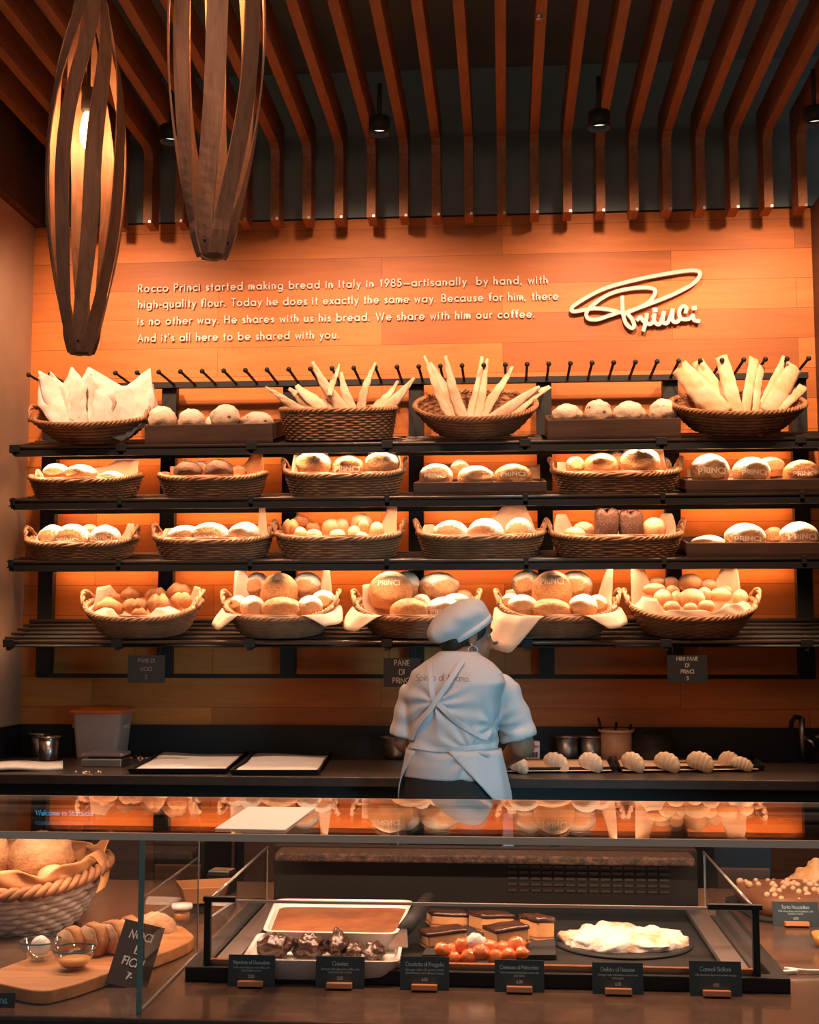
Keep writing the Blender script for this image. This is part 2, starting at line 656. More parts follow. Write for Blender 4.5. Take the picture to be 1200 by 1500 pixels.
def _glyphs():
    C = lambda x=.3: _arc(x, .3, .3, .3, 0, 360, 22)
    L = lambda *p: [(p[i], p[i + 1]) for i in range(0, len(p), 2)]
    dot = lambda x, y: L(x, y - .045, x, y + .045)
    G = {
        'a': (.78, [C(), L(.6, .6, .6, 0)]), 'b': (.76, [C(), L(0, 1.05, 0, 0)]), 'c': (.6, [_arc(.3, .3, .3, .3, 48, 312)]),
        'd': (.78, [C(), L(.6, 1.05, .6, 0)]), 'e': (.74, [L(.02, .3, .59, .3) + _arc(.3, .3, .29, .3, 0, 318)]),
        'f': (.38, [_arc(.29, .86, .17, .17, 65, 180) + L(.12, .86, .12, 0), L(0, .6, .28, .6)]),
        'g': (.78, [C(), L(.6, .6, .6, -.08) + _arc(.32, -.08, .28, .26, 0, -150)]),
        'h': (.62, [L(0, 1.05, 0, 0), _arc(.21, .39, .21, .21, 180, 0) + L(.42, .39, .42, 0)]),
        'i': (.2, [L(0, .6, 0, 0), dot(0, .83)]), 'k': (.5, [L(0, 1.05, 0, 0), L(.38, .6, .02, .28), L(.12, .37, .42, 0)]),
        'l': (.2, [L(0, 1.05, 0, 0)]),
        'm': (.88, [L(0, .6, 0, 0), _arc(.17, .43, .17, .17, 180, 0) + L(.34, .43, .34, 0), _arc(.51, .43, .17, .17, 180, 0) + L(.68, .43, .68, 0)]),
        'n': (.62, [L(0, .6, 0, 0), _arc(.21, .39, .21, .21, 180, 0) + L(.42, .39, .42, 0)]), 'o': (.78, [C()]),
        'p': (.76, [C(), L(0, .6, 0, -.35)]), 'q': (.78, [C(), L(.6, .6, .6, -.35)]),
        'r': (.38, [L(0, .6, 0, 0), _arc(.19, .41, .19, .19, 180, 55)]),
        's': (.46, [_arc(.17, .455, .15, .145, 25, 270) + _arc(.17, .155, .16, .155, 90, -155)]),
        't': (.38, [L(.13, .9, .13, 0), L(0, .6, .27, .6)]),
        'u': (.62, [L(0, .6, 0, .21) + _arc(.21, .21, .21, .21, 180, 360) + L(.42, .6), L(.42, .6, .42, 0)]),
        'v': (.56, [L(0, .6, .22, 0, .44, .6)]), 'w': (.86, [L(0, .6, .18, 0, .36, .56, .54, 0, .72, .6)]),
        'x': (.54, [L(0, .6, .42, 0), L(.42, .6, 0, 0)]), 'y': (.56, [L(0, .6, .24, .04), L(.46, .6, .1, -.35)]),
        'z': (.5, [L(0, .6, .38, .6, 0, 0, .4, 0)]),
        'A': (.82, [L(0, 0, .33, 1, .66, 0), L(.12, .33, .54, .33)]),
        'B': (.66, [L(0, 0, 0, 1, .22, 1) + _arc(.22, .75, .22, .25, 90, -90) + L(0, .5, .24, .5) + _arc(.24, .25, .27, .25, 90, -90) + L(0, 0)]),
        'C': (.9, [_arc(.47, .5, .47, .5, 48, 312)]), 'D': (.86, [L(0, 0, 0, 1, .25, 1) + _arc(.25, .5, .46, .5, 90, -90) + L(0, 0)]),
        'E': (.6, [L(.44, 1, 0, 1, 0, 0, .44, 0), L(0, .52, .4, .52)]), 'F': (.56, [L(.44, 1, 0, 1, 0, 0), L(0, .52, .4, .52)]),
        'H': (.8, [L(0, 0, 0, 1), L(.6, 0, .6, 1), L(0, .53, .6, .53)]), 'I': (.22, [L(0, 0, 0, 1)]), 'L': (.5, [L(0, 1, 0, 0, .4, 0)]),
        'M': (.98, [L(0, 0, .12, 1, .4, .1, .68, 1, .8, 0)]), 'N': (.84, [L(0, 0, 0, 1, .64, 0, .64, 1)]),
        'O': (1.1, [_arc(.48, .5, .48, .5, 0, 360, 28)]), 'P': (.62, [L(0, 0, 0, 1, .2, 1) + _arc(.2, .74, .25, .26, 90, -90) + L(0, .48)]),
        'R': (.64, [L(0, 0, 0, 1, .2, 1) + _arc(.2, .74, .25, .26, 90, -90) + L(0, .48), L(.2, .48, .48, 0)]),
        'S': (.6, [_arc(.24, .76, .21, .24, 30, 270) + _arc(.23, .26, .24, .26, 90, -150)]), 'T': (.64, [L(0, 1, .54, 1), L(.27, 1, .27, 0)]),
        'W': (1.2, [L(0, 1, .26, 0, .52, .95, .78, 0, 1.04, 1)]),
        '0': (.66, [_arc(.26, .5, .26, .5, 0, 360, 24)]), '1': (.5, [L(.05, .84, .2, 1, .2, 0)]), '4': (.64, [L(.38, 0, .38, 1, 0, .28, .5, .28)]), '5': (.62, [L(.44, 1, .1, 1, .06, .6) + _arc(.2, .32, .26, .32, 120, -150)]),
        '6': (.64, [_arc(.25, .3, .25, .3, 0, 360, 20), L(.38, 1, .04, .4)]), '7': (.58, [L(0, 1, .46, 1, .12, 0)]),
        '8': (.64, [_arc(.25, .76, .2, .24, 0, 360, 20), _arc(.25, .26, .25, .26, 0, 360, 20)]), '9': (.64, [_arc(.25, .7, .25, .3, 0, 360, 20), L(.46, .6, .12, 0)]),
        '.': (.22, [dot(0, .04)]), ',': (.22, [L(.02, .06, -.05, -.14)]), '-': (.36, [L(0, .3, .24, .3)]), '\u2014': (.92, [L(0, .33, .8, .33)]),
        "'": (.2, [L(.02, 1.02, 0, .82)]), ' ': (.36, []),
    }
    return G


GLYPH = _glyphs()


def strokes(text, size, slant=0.0, track=0.0, jitter=0.0, seed=0):
    rng = random.Random(seed)
    x, out = 0.0, []
    for ch in text:
        adv, ss = GLYPH[ch]
        jy = rng.uniform(-jitter, jitter)
        for st in ss:
            out.append([((x + p[0] + slant * p[1]) * size, (p[1] + jy) * size) for p in st])
        x += adv + track
    return out, (x - track - 0.15) * size


def ribbon(mb, lines, w, t, fn):
    """flat strokes of width w and thickness t laid on a surface by fn(u, v, height)"""
    t0_ = t
    for li, pts in enumerate(lines):
        t = t0_ * (1 + 0.012 * (li % 16))
        n = len(pts)
        if n < 2:
            continue
        closed = n > 3 and abs(pts[0][0] - pts[-1][0]) < 1e-6 and abs(pts[0][1] - pts[-1][1]) < 1e-6
        Lp, Rp = [], []
        for i in range(n):
            if closed:
                a, b = pts[(i - 1) if i else n - 2], pts[(i + 1) if i < n - 1 else 1]
            else:
                a, b = pts[max(i - 1, 0)], pts[min(i + 1, n - 1)]
            dx, dy = b[0] - a[0], b[1] - a[1]
            l = math.hypot(dx, dy) or 1
            nx, ny = -dy / l * w / 2, dx / l * w / 2
            if 0 < i < n - 1:
                d1 = (pts[i][0] - pts[i - 1][0], pts[i][1] - pts[i - 1][1])
                l1 = math.hypot(*d1) or 1
                cs = abs((d1[0] * dx + d1[1] * dy) / (l1 * l))
                k = min(1 / max(cs, 0.35), 2.2)
                nx, ny = nx * k, ny * k
            px, py = pts[i]
            if not closed and i in (0, n - 1):
                sgn = -1 if i == 0 else 1
                px += sgn * dx / l * w * 0.3
                py += sgn * dy / l * w * 0.3
            Lp.append((px + nx, py + ny)); Rp.append((px - nx, py - ny))
        k = len(mb.v)
        for i in range(n):
            ti_ = t * (1 + 0.10 * i / n)
            mb.v += [fn(Lp[i][0], Lp[i][1], ti_), fn(Rp[i][0], Rp[i][1], ti_)]
            if t > 0:
                mb.v += [fn(Lp[i][0], Lp[i][1], 0), fn(Rp[i][0], Rp[i][1], 0)]
        q = 4 if t > 0 else 2
        for i in range(n - 1):
            a, b = k + i * q, k + (i + 1) * q
            mb.f.append((a, a + 1, b + 1, b))
            if t > 0:
                mb.f += [(a + 1, a + 3, b + 3, b + 1), (a + 2, a, b, b + 2)]
        if t > 0 and not closed:
            mb.f += [(k, k + 2, k + 3, k + 1), (k + (n - 1) * q, k + (n - 1) * q + 1, k + (n - 1) * q + 3, k + (n - 1) * q + 2)]
    return mb


def plane_fn(o, ux, uy, un):
    o, ux, uy, un = Vector(o), Vector(ux), Vector(uy), Vector(un)
    return lambda u, v, h: o + ux * u + uy * v + un * h


def spline(pts, n=8, closed=False):
    out = []
    m = len(pts)
    for i in range(m - 1):
        p0, p1, p2, p3 = pts[max(i - 1, 0)], pts[i], pts[i + 1], pts[min(i + 2, m - 1)]
        for k in range(n):
            t = k / n
            out.append(tuple(0.5 * (2 * p1[d] + (p2[d] - p0[d]) * t + (2 * p0[d] - 5 * p1[d] + 4 * p2[d] - p3[d]) * t * t
                                    + (3 * p1[d] - p0[d] - 3 * p2[d] + p3[d]) * t ** 3) for d in range(len(p1))))
    out.append(tuple(pts[-1]))
    return out

# ================================================================== the room
WALL_Y = 6.10
XL, XR = at(40, 700, WALL_Y).x, 1.50
WALL_TOP = at(735, 316, WALL_Y).z
struct('floor', MB().box((-0.3, 2.6, -0.05), (5.2, 8.4, 0.1)), mottled('floor_stone', (0.06, 0.05, 0.045), (0.09, 0.075, 0.065), 6, 0.6, 0.1, 30))
struct('wall_back', MB().box(((XL + XR) / 2, WALL_Y + 0.06, WALL_TOP / 2), (XR - XL + 0.2, 0.12, WALL_TOP)), M_WALL)
struct('wall_left', MB().box((XL - 0.06, 4.6, 1.80), (0.12, 3.0, 3.60)), M_PLASTER)
struct('wall_right', MB().box((XR + 0.06, 4.6, 1.80), (0.12, 3.0, 3.60)), M_CRATE)
struct('ceiling', MB().box((-0.3, 3.0, 4.42), (6.4, 7.6, 0.1)), M_BLACK)
struct('trim_1', MB().box((-0.3, WALL_Y + 0.06, (WALL_TOP + 4.4) / 2), (6.4, 0.12, 4.38 - WALL_TOP)), M_BLACK)
struct('trim_2', MB().box((XL - 0.0, 5.0, 4.0), (0.1, 2.2, 0.8)), M_CRATE)

# ------------------------------------------------------------------ ceiling slats, each bending down in front of the wall
SL_Y = 5.86
z_b = at(740, 205, SL_Y).z
z_e = at(740, 313, SL_Y).z
SLAT_STEP = 0.1565
proto = None
K0, K1 = -14, 9
for k in range(K0, K1 + 1):
    i = k - K0
    lab = 'narrow brown wooden ceiling slat bending down at the lettered wall, ' + from_end(i, K1 - K0 + 1)
    if proto is None:
        w = 0.021
        prof = [(SL_Y, z_e), (SL_Y, z_b - 0.05), (SL_Y - 0.012, z_b - 0.018), (SL_Y - 0.05, z_b), (0.2, z_b), (0.2, z_b + 0.15),
                (SL_Y + 0.13, z_b + 0.15), (SL_Y + 0.13, z_e)]
        m = MB()
        n = len(prof)
        m.v = [Vector((-w, y, z)) for y, z in prof] + [Vector((w, y, z)) for y, z in prof]
        m.f = [tuple(range(n)), tuple(range(2 * n - 1, n - 1, -1))] + [(j, j + n, (j + 1) % n + n, (j + 1) % n) for j in range(n)]
        m.v = [Vector((p.x, p.y - SL_Y, p.z - z_e)) for p in m.v]
        proto = m.build('ceiling_slat', M_SLAT, None, False)
        tag(proto, lab, 'ceiling slat', 'slats of the wooden ceiling')
        proto.location = (k * SLAT_STEP, SL_Y, z_e)
        MB().box((0.012, -0.004, 0.004), (0.012, 0.006, 0.012)).build('clip', M_STEEL, proto, False)
    else:
        dup(proto, (k * SLAT_STEP, SL_Y, z_e), None, None, lab)


# ------------------------------------------------------------------ spot fixtures under the slats
def spot_fixture(px, py, Y, label, tilt=0.0):
    p = at(px, py, Y)
    t = thing('ceiling_spotlight', label, 'spotlight', (p.x, p.y, p.z), (0, 0, 0), 'black spotlights under the ceiling slats')
    MB().lathe([(0.028, 0.075), (0.046, 0.07), (0.048, 0.0), (0.040, 0.0)], n=24, cap1=False).build('housing', M_STEEL_BLACK, t)
    MB().tube([(0, 0, 0.07), (0, 0, z_b - p.z + 0.02)], 0.010, 8).build('stem', M_STEEL_BLACK, t)
    MB().lathe([(0.002, 0.028), (0.041, 0.028)], n=24, cap0=True, cap1=False).build(
        'lens', mat('spot_lens', (0.9, 0.85, 0.8), 0.3, emit=(1.0, 0.86, 0.72), estr=1.2), t)
    return t


spot_fixture(250, 208, 5.25, 'black ceiling spotlight glimpsed between the two wooden pendant lamps')
spot_fixture(556, 196, 5.25, 'black ceiling spotlight above the middle of the lettering')
spot_fixture(878, 188, 5.25, 'black ceiling spotlight above the white signature sign')
spot_fixture(1194, 182, 5.25, 'black ceiling spotlight at the right end of the slats')
p = at(790, 24, 4.66)
t = thing('fire_sprinkler', 'small sprinkler head hanging beside a ceiling slat', 'sprinkler', p)
MB().lathe([(0.004, -0.012), (0.014, -0.010), (0.012, 0.008), (0.008, 0.02)], n=16).build('deflector', M_STEEL_DULL, t)
MB().tube([(0, 0, 0.02), (0, 0, 0.5)], 0.008, 8).build('pipe', M_STEEL_BLACK, t)


# ------------------------------------------------------------------ wooden pendant lamps
def pendant(px, ybot, Y, label, phase):
    p = at(px, ybot, Y)
    H, R, N = 1.08, 0.108, 8
    t = thing('pendant_lamp', label, 'pendant lamp', (p.x, p.y, p.z), (0, 0, 0), 'twisted wooden pendant lamps')
    for i in range(N):
        a0 = 2 * pi * i / N + phase
        m = MB()
        nv = 44

        def P(u, v, dr=0.0):
            s = u
            r = 0.024 + (R - 0.024) * (sin(pi * min(max(s, 0), 1)) ** 0.85)
            ang = a0 + radians(80) * (s - 0.5) + 0.20 * sin(2 * pi * s + phase)
            hw = 0.019 + 0.006 * sin(pi * s)
            off = (v - 0.5) * 2 * hw
            er = Vector((cos(ang), sin(ang), 0))
            et = Vector((-sin(ang), cos(ang), 0))
            return er * (r + dr) + et * off * (0.95) + Vector((0, 0, s * H))
        rings = []
        for k in range(nv + 1):
            s = k / nv
            dr = 0.0012 * (i % 2) + (0.004 * (i % 2) if s < 0.06 or s > 0.94 else 0)
            rings.append([P(s, 0, dr), P(s, 1, dr), P(s, 1, dr + 0.004), P(s, 0, dr + 0.004)])
        m.loft(rings)
        m.build('wooden_strip', M_LAMP, t, False)
    for zc in (0.02, H - 0.02):
        MB().lathe([(0.020, zc - 0.018), (0.022, zc - 0.018), (0.022, zc + 0.018), (0.020, zc + 0.018)], n=20).build('collar', M_STEEL_BLACK, t)
    sc = MB()
    for i in range(N):
        a = 2 * pi * i / N + phase - radians(80) * 0.48 + 0.20 * sin(phase + .16)
        q = Vector((cos(a), sin(a), 0)) * 0.0365
        sc.ball((q.x, q.y, 0.028), 0.0045, 8, 6)
    sc.build('screws', M_STEEL_BLACK, t)
    zb = 0.612 * H
    MB().lathe([(0.006, zb + 0.42), (0.006, zb + 0.13), (0.018, zb + 0.125), (0.020, zb + 0.06), (0.014, zb + 0.05)], n=16).build('socket', M_STEEL_BLACK, t)
    MB().tube([(0, 0, H - 0.03), (0, 0, max(H + 0.2, 3.9 - p.z))], 0.005, 8).build('cord', M_STEEL_BLACK, t)
    fb = MB().lathe([(0.009, zb + 0.055), (0.016, zb + 0.035), (0.021, zb + 0.0), (0.019, zb - 0.035), (0.008, zb - 0.055), (0.001, zb - 0.06)], n=18)
    fb.build('glass_bulb', mat('bulb_glow', (1, 0.7, 0.4), 0.3, emit=(1.0, 0.50, 0.17), estr=14.0), t)
    l = light('POINT', 'bulb_light', (0, 0, zb), 20.0, (1.0, 0.52, 0.22), shadow_soft_size=0.03)
    l.parent = t
    return t


pendant(119, 518, 3.45, 'twisted wooden strip pendant lamp with glowing bulb showing, hanging lower at left', 0.62)
pendant(312, 376, 2.75, 'twisted wooden strip pendant lamp cut off by the top edge, bulb hidden', 0.30)


# ------------------------------------------------------------------ lettering on the wall
def wall_uv(px, py):
    q = at(px, py, WALL_Y - 0.004)
    return q


LINES = ['Rocco Princi started making bread in Italy in 1985\u2014artisanally  by hand, with',
         'high-quality flour. Today he does it exactly the same way. Because for him, there',
         'is no other way. He shares with us his bread. We share with him our coffee.',
         "And it's all here to be shared with you."]
ENDS = [((204, 430), (802, 414)), ((204, 454), (817, 437)), ((203, 478), (783, 464)), ((203, 502), (497, 495))]
p0 = at(204, 465, WALL_Y)
sign = thing('wall_lettering', 'four lines of raised white lettering on the plank wall', 'lettering', (p0.x, WALL_Y, p0.z))
for s, (a, b) in zip(LINES, ENDS):
    A, B = at(a[0], a[1], WALL_Y), at(b[0], b[1], WALL_Y)
    size = 0.0365
    target = at(b[0], b[1], WALL_Y).x - at(a[0], a[1], WALL_Y).x
    w0_, w1_ = strokes(s, size)[1], strokes(s, size, track=0.1)[1]
    st, wd = strokes(s, size, track=0.1 * (target - w0_) / (w1_ - w0_))
    target = B.x - A.x
    kx = target / wd
    st = [[(x * kx, y) for x, y in l] for l in st]
    m = MB()
    ribbon(m, st, 0.0058, 0.005, plane_fn((A.x, WALL_Y - 0.006, (A.z + B.z) / 2), (1, 0, 0), (0, 0, 1), (0, -1, 0)))
    m.build('row_lettering', M_LETTER, sign, False, local=False)


def crop(pts, ox, oy, sc):
    return [(ox + x * sc, oy + y * sc) for x, y in pts]


SIG = [[(495, 285), (500, 400), (522, 490), (568, 533), (592, 512), (560, 445), (500, 405), (400, 432), (300, 464), (226, 458), (212, 410),
        (262, 350), (380, 270), (520, 226), (680, 212), (752, 228), (748, 275), (690, 340), (560, 400), (500, 412), (380, 386), (280, 377),
        (200, 388), (112, 402), (92, 384), (135, 338), (350, 222), (650, 140), (950, 86), (1080, 78), (1114, 108), (1060, 180), (900, 266),
        (700, 346), (540, 405)],
       [(690, 425), (684, 480), (664, 552)], [(616, 468), (640, 448), (668, 482), (716, 502), (742, 478), (752, 425)],
       [(742, 440), (758, 492), (796, 498), (826, 408)], [(826, 408), (818, 484), (858, 488), (896, 388)], [(896, 388), (896, 470), (926, 486), (956, 462)],
       [(1000, 408), (1006, 372), (972, 362), (948, 408), (964, 458), (1020, 462), (1052, 440)], [(1056, 430), (1068, 470), (1106, 478)],
       [(755, 384), (756, 396)], [(1068, 368), (1069, 380)]]
m = MB()
for s in SIG:
    pts = [at(820 + x * 220 / 1200, 385 + y * 220 / 1200, WALL_Y) for x, y in s]
    q = spline([(v.x, v.z) for v in pts], 9) if len(pts) > 2 else [(v.x, v.z) for v in pts]
    w = 0.0185 if len(s) != 2 else 0.024
    ribbon(m, [q], w, 0.016, lambda u, v, h: Vector((u, WALL_Y - 0.016 - h, v)))
sg = at(930, 445, WALL_Y)
o = m.build('signature_sign', M_LETTER, None, False)
tag(o, 'white raised script signature sign with big loops on the plank wall', 'sign')

# ------------------------------------------------------------------ bread rack
POST_X = [at(x, 780, 6.02).x for x in (70, 245, 424, 610, 799, 986, 1176)]
FY, RY = 5.58, 5.95
TIER_Z = [at(740, y, FY).z for y in (648, 728, 821, 941)]
DROPS = (0.085, 0.060, 0.060, 0.10)
TILTS = [math.atan(d / (RY - FY)) for d in DROPS]
RAIL_Z = at(740, 559, 6.02).z
BOT_Z = at(740, 991, 6.02).z
rack = thing('bread_rack', 'black steel bread rack with four sloping shelves on the plank wall', 'shelf rack', (0, 6.02, 0))
zt = RAIL_Z + 0.01
for i, x in enumerate(POST_X):
    MB().box((x, 6.03, (zt + BOT_Z) / 2), (0.072, 0.05, zt - BOT_Z)).build('post', M_STEEL_BLACK, rack, False, local=False)
    # slots of the post show as short steps on its face
x0, x1 = POST_X[0], POST_X[-1]
MB().box(((x0 + x1) / 2, 6.03, BOT_Z), (x1 - x0 + 0.07, 0.03, 0.02)).build('bottom_bar', M_STEEL_BLACK, rack, False, local=False)
rail = MB().box(((POST_X[1] + x1) / 2 - 0.3, 5.99, RAIL_Z), (x1 - POST_X[1] + 0.68, 0.03, 0.028)).build('peg_rail', M_STEEL_BLACK, rack, False, local=False)
npeg = 37
for i in range(npeg):
    px = 42 + (1185 - 42) * i / (npeg - 1)
    h = at(px, 549 - (549 - 525) * i / (npeg - 1), 5.70)
    m = MB()
    m.tube([(h.x, 5.99, RAIL_Z), (h.x, 5.71, h.z)], 0.0065, 6)
    m.ball((h.x, 5.70, h.z), 0.012, 8, 6)
    m.build('peg', M_STEEL_BLACK, rail, True, local=False)

M_LED = mat('led_strip', (1, 0.8, 0.6), 0.4, emit=(1.0, 0.55, 0.22), estr=2.5)
XF0, XF1 = at(14, 800, FY).x, 1.47
for ti, zf in enumerate(TIER_Z):
    sh = bpy.data.objects.new('shelf', None)
    COL.objects.link(sh)
    sh.parent = rack
    DROP = DROPS[ti]

    def SP(x, t, dz=0.0):
        return Vector((x, FY + (RY - FY) * t, zf + DROP * t + dz))
    nrod = 5
    for k in range(nrod + 1):
        t_ = k / nrod
        r = 0.010 if k in (0, nrod) else 0.0065
        xa = XF0 if k == 0 else x0 - 0.05
        MB().tube([SP(xa, t_), SP(XF1, t_)], r, 8).build('front_rail' if k == 0 else 'rod', M_ROD, sh, True, local=False)
    MB().hexa([SP(x0 - .03, .04, -.026), SP(XF1, .04, -.026), SP(XF1, 1.36, -.026), SP(x0 - .03, 1.36, -.026),
               SP(x0 - .03, .04, -.021), SP(XF1, .04, -.021), SP(XF1, 1.36, -.021), SP(x0 - .03, 1.36, -.021)]).build('shelf_pan', M_STEEL_BLACK, sh, False, local=False)
    for j, x in enumerate(POST_X):
        m = MB()
        xs = XF0 + 0.012 if j == 0 else x - 0.10
        a = SP(xs, 0, -0.016)
        m.hexa([a + Vector((-.009, -.008, -.02)), a + Vector((.009, -.008, -.02)), SP(x - .03 + .009, 1.02, -.055), SP(x - .03 - .009, 1.02, -.055),
                a + Vector((-.009, -.008, .012)), a + Vector((.009, -.008, .012)), SP(x - .03 + .009, 1.02, -.01), SP(x - .03 - .009, 1.02, -.01)])
        m.build('bracket', M_STEEL_BLACK, sh, False, local=False)
        MB().box(SP(xs, 0, -0.004), (0.05 if ti in (0, 3) else 0.022, 0.026, 0.036)).build('clamp', M_STEEL_BLACK, sh, False, bev=0.003, local=False)
    # covered light channel under the rear of the shelf
    yl = (655, 742, 832, 0)[ti]
    if ti < 3:
        zc = zf + DROP * 0.98 - 0.040
        ch = MB().box(((x0 + XF1) / 2, 5.985, zc - 0.014), (XF1 - x0, 0.012, 0.048)).build('light_channel', M_STEEL_BLACK, sh, False, local=False)
        MB().box(((x0 + XF1) / 2, 5.988, zc + 0.010), (XF1 - x0, 0.018, 0.004)).build('channel_cover', M_STEEL_BLACK, sh, False, local=False)
        for j in range(6):
            xa, xb = POST_X[j] + 0.05, POST_X[j + 1] - 0.05
            MB().box(((xa + xb) / 2, 6.03, zc + 0.001), (xb - xa, 0.010, 0.004)).build('led_strip', M_LED, sh, False, local=False)
            l = light('AREA', 'led_light', ((xa + xb) / 2, 6.03, zc - 0.004), 0.95, AMBER, ((xa + xb) / 2, 6.055, zc - 0.08),
                      shape='RECTANGLE', size=xb - xa, size_y=0.012)
            l.parent = sh
            l.location.y -= 6.02
        MB().box(((x0 + XF1) / 2, 5.578, zf - 0.026), (XF1 - x0, 0.012, 0.028)).build('front_beam', M_STEEL_BLACK, sh, False, local=False)
        # lamps under the front half of the shelf light the bread below
        for j in range(6):
            xa, xb = POST_X[j] + 0.05, POST_X[j + 1] - 0.05
            l = light('AREA', 'shelf_lamp_light', ((xa + xb) / 2, 5.612 - 6.02, zf - 0.026), 2.0, WARM, ((xa + xb) / 2, 5.66 - 6.02, zf - 0.4),
                      shape='RECTANGLE', size=xb - xa, size_y=0.02, spread=radians(110))
            l.parent = sh
            l = light('AREA', 'shelf_lamp_light', ((xa + xb) / 2, 5.73 - 6.02, zf + DROP * 0.405 - 0.032), 1.3, WARM, ((xa + xb) / 2, 5.78 - 6.02, zf - 0.4),
                      shape='RECTANGLE', size=xb - xa, size_y=0.02, spread=radians(130))
            l.parent = sh


def shelf_point(px, ti, t):
    """point of shelf ti (0 at the top) under pixel column px; t 0 at the front rail, 1 at the wall"""
    Y = FY + (RY - FY) * t
    return Vector((at(px, 800, Y).x, Y, TIER_Z[ti] + DROPS[ti] * t))

# ================================================================== bread shapes (unit size: 1 wide, about 0.9 deep, 1 high)
def nz(p, s, seed):
    return noise.noise(Vector((p.x * s + seed * 7.3, p.y * s + seed * 3.1, p.z * s)))


def loaf_mesh(kind, seed):
    seg, rings = 36, 22
    m = MB().ball((0, 0, 0), (0.5, 0.47, 0.5), seg, rings)
    out = []
    burst = []
    rb_ = random.Random(seed * 17 + len(kind))
    bx_, bz_, bw_, bh_, bt_ = rb_.uniform(-.10, .10), rb_.uniform(.00, .12), rb_.uniform(.26, .34), rb_.uniform(.15, .22), rb_.uniform(-.25, .25)
    for p in m.v:
        burst.append(0.0)
        d = p.normalized()
        z = p.z
        if kind in ('white', 'brown'):
            q = p * (1 + 0.035 * nz(d, 1.6, seed) + 0.012 * nz(d, 5, seed))
            # a lip where the crust burst open, running round the front
            lip = 0.10 + 0.10 * nz(d, 1.3, seed + 5)
            t = (z - lip) / 0.07
            q = Vector((q.x, q.y, q.z))
            bulge = 1.0 + (0.05 if kind == 'white' else 0.035) / (1 + math.exp(-t * 3)) * (1 - max(0, z - 0.2) * 1.6)
            q.x *= bulge; q.y *= bulge
            if p.y < 0:
                # the burst: an oval opening of brown crust with a raised pale lip
                ux, uz = p.x - bx_, p.z - bz_
                ux, uz = ux * cos(bt_) + uz * sin(bt_), -ux * sin(bt_) + uz * cos(bt_)
                e_ = sqrt((ux / bw_) ** 2 + (uz / bh_) ** 2) + 0.18 * nz(d, 4, seed + 3)
                q += d * (0.055 * math.exp(-((e_ - 1.08) / 0.16) ** 2) - 0.025 * max(0, 1 - e_))
                burst[-1] = max(0.0, min(1.0, (1.05 - e_) / 0.12))
            if q.z < -0.30:
                q.z = -0.30 + (q.z + 0.30) * 0.25
        elif kind == 'rustic':
            q = p * (1 + 0.10 * nz(d, 2.2, seed) + 0.06 * nz(d, 5, seed) + 0.03 * nz(d, 11, seed))
            if q.z < -0.32:
                q.z = -0.32 + (q.z + 0.32) * 0.3
        elif kind == 'dark':
            q = p * (1 + 0.07 * nz(d, 2.0, seed) + 0.02 * nz(d, 6, seed))
            q.z += 0.06 * max(0, 1 - abs(p.x + 0.1) * 6) * (1 if z > 0 else 0)
            if q.z < -0.32:
                q.z = -0.32 + (q.z + 0.32) * 0.3
        elif kind == 'bun':
            q = p * (1 + 0.03 * nz(d, 1.5, seed))
            if z > 0:
                q.z -= 0.05 * math.exp(-((p.y + 0.1) / 0.05) ** 2)
            if q.z < -0.36:
                q.z = -0.36 + (q.z + 0.36) * 0.3
        elif kind == 'knot':
            # two lobes side by side with a deep seam
            k = math.exp(-((p.x + 0.05 * nz(d, 2, seed)) / 0.10) ** 2)
            q = p * (1 + 0.06 * nz(d, 2.2, seed)) * (1 - 0.26 * k)
        elif kind == 'roll':
            # bent finger roll with three soft turns
            q = Vector((p.x, p.y, p.z * (0.95 + 0.12 * cos(p.x * 13 + seed))))
            q *= 1 + 0.05 * nz(d, 2.2, seed)
            q.z -= 0.55 * (p.x * p.x) - 0.05
        else:
            q = p
        out.append(q)
    z0 = min(q.z for q in out)
    z1 = max(q.z for q in out)
    x0 = min(q.x for q in out)
    x1 = max(q.x for q in out)
    out = [Vector(((q.x - (x0 + x1) / 2) / (x1 - x0), q.y / (x1 - x0), (q.z - (z0 + z1) / 2) / (z1 - z0))) for q in out]
    m.v = out
    m.burst = burst
    return m


def pan_mesh(seed):
    """dark tin bread: square foot, cleft puffed top"""
    m = MB()
    rings = []
    for k in range(15):
        t = k / 14
        z = -0.5 + t
        w = 0.40 + 0.07 * sin(min(t * 1.5, 1) * pi / 2)
        if t > 0.72:
            w *= sqrt(max(0.0, 1 - ((t - 0.72) / 0.285) ** 2))
        ring = []
        for j in range(32):
            a = 2 * pi * j / 32
            c, s_ = cos(a), sin(a)
            e = 0.55
            x = w * abs(c) ** e * (1 if c > 0 else -1)
            y = w * abs(s_) ** e * (1 if s_ > 0 else -1)
            zz = z
            if t > 0.5:
                zz -= 0.22 * (t - 0.5) * math.exp(-(x / 0.09) ** 2) * 2
            p = Vector((x, y, zz))
            p *= 1 + 0.05 * nz(p, 3.0, seed)
            ring.append(p)
        rings.append(ring)
    return m.loft(rings)


def croissant_mesh(seed):
    """fat crescent with rolled ridges, long axis x"""
    pts, rs = [], []
    n = 40
    for k in range(n + 1):
        t = k / n * 2 - 1
        ang = t * 1.05
        pts.append(Vector((0.56 * sin(ang), 0.34 * (1 - cos(ang)) * -1.0 + 0.10, 0)))
        r = 0.215 * (1 - abs(t) ** 2.4) ** 0.75 + 0.02
        r *= 1 + 0.13 * abs(sin(t * pi * 2.7 + 0.4))
        rs.append(r)
    m = MB().tube(pts, rs, 16)
    m.v = [Vector((p.x, p.y, max(p.z, -0.14) * 1.15)) for p in m.v]
    return m


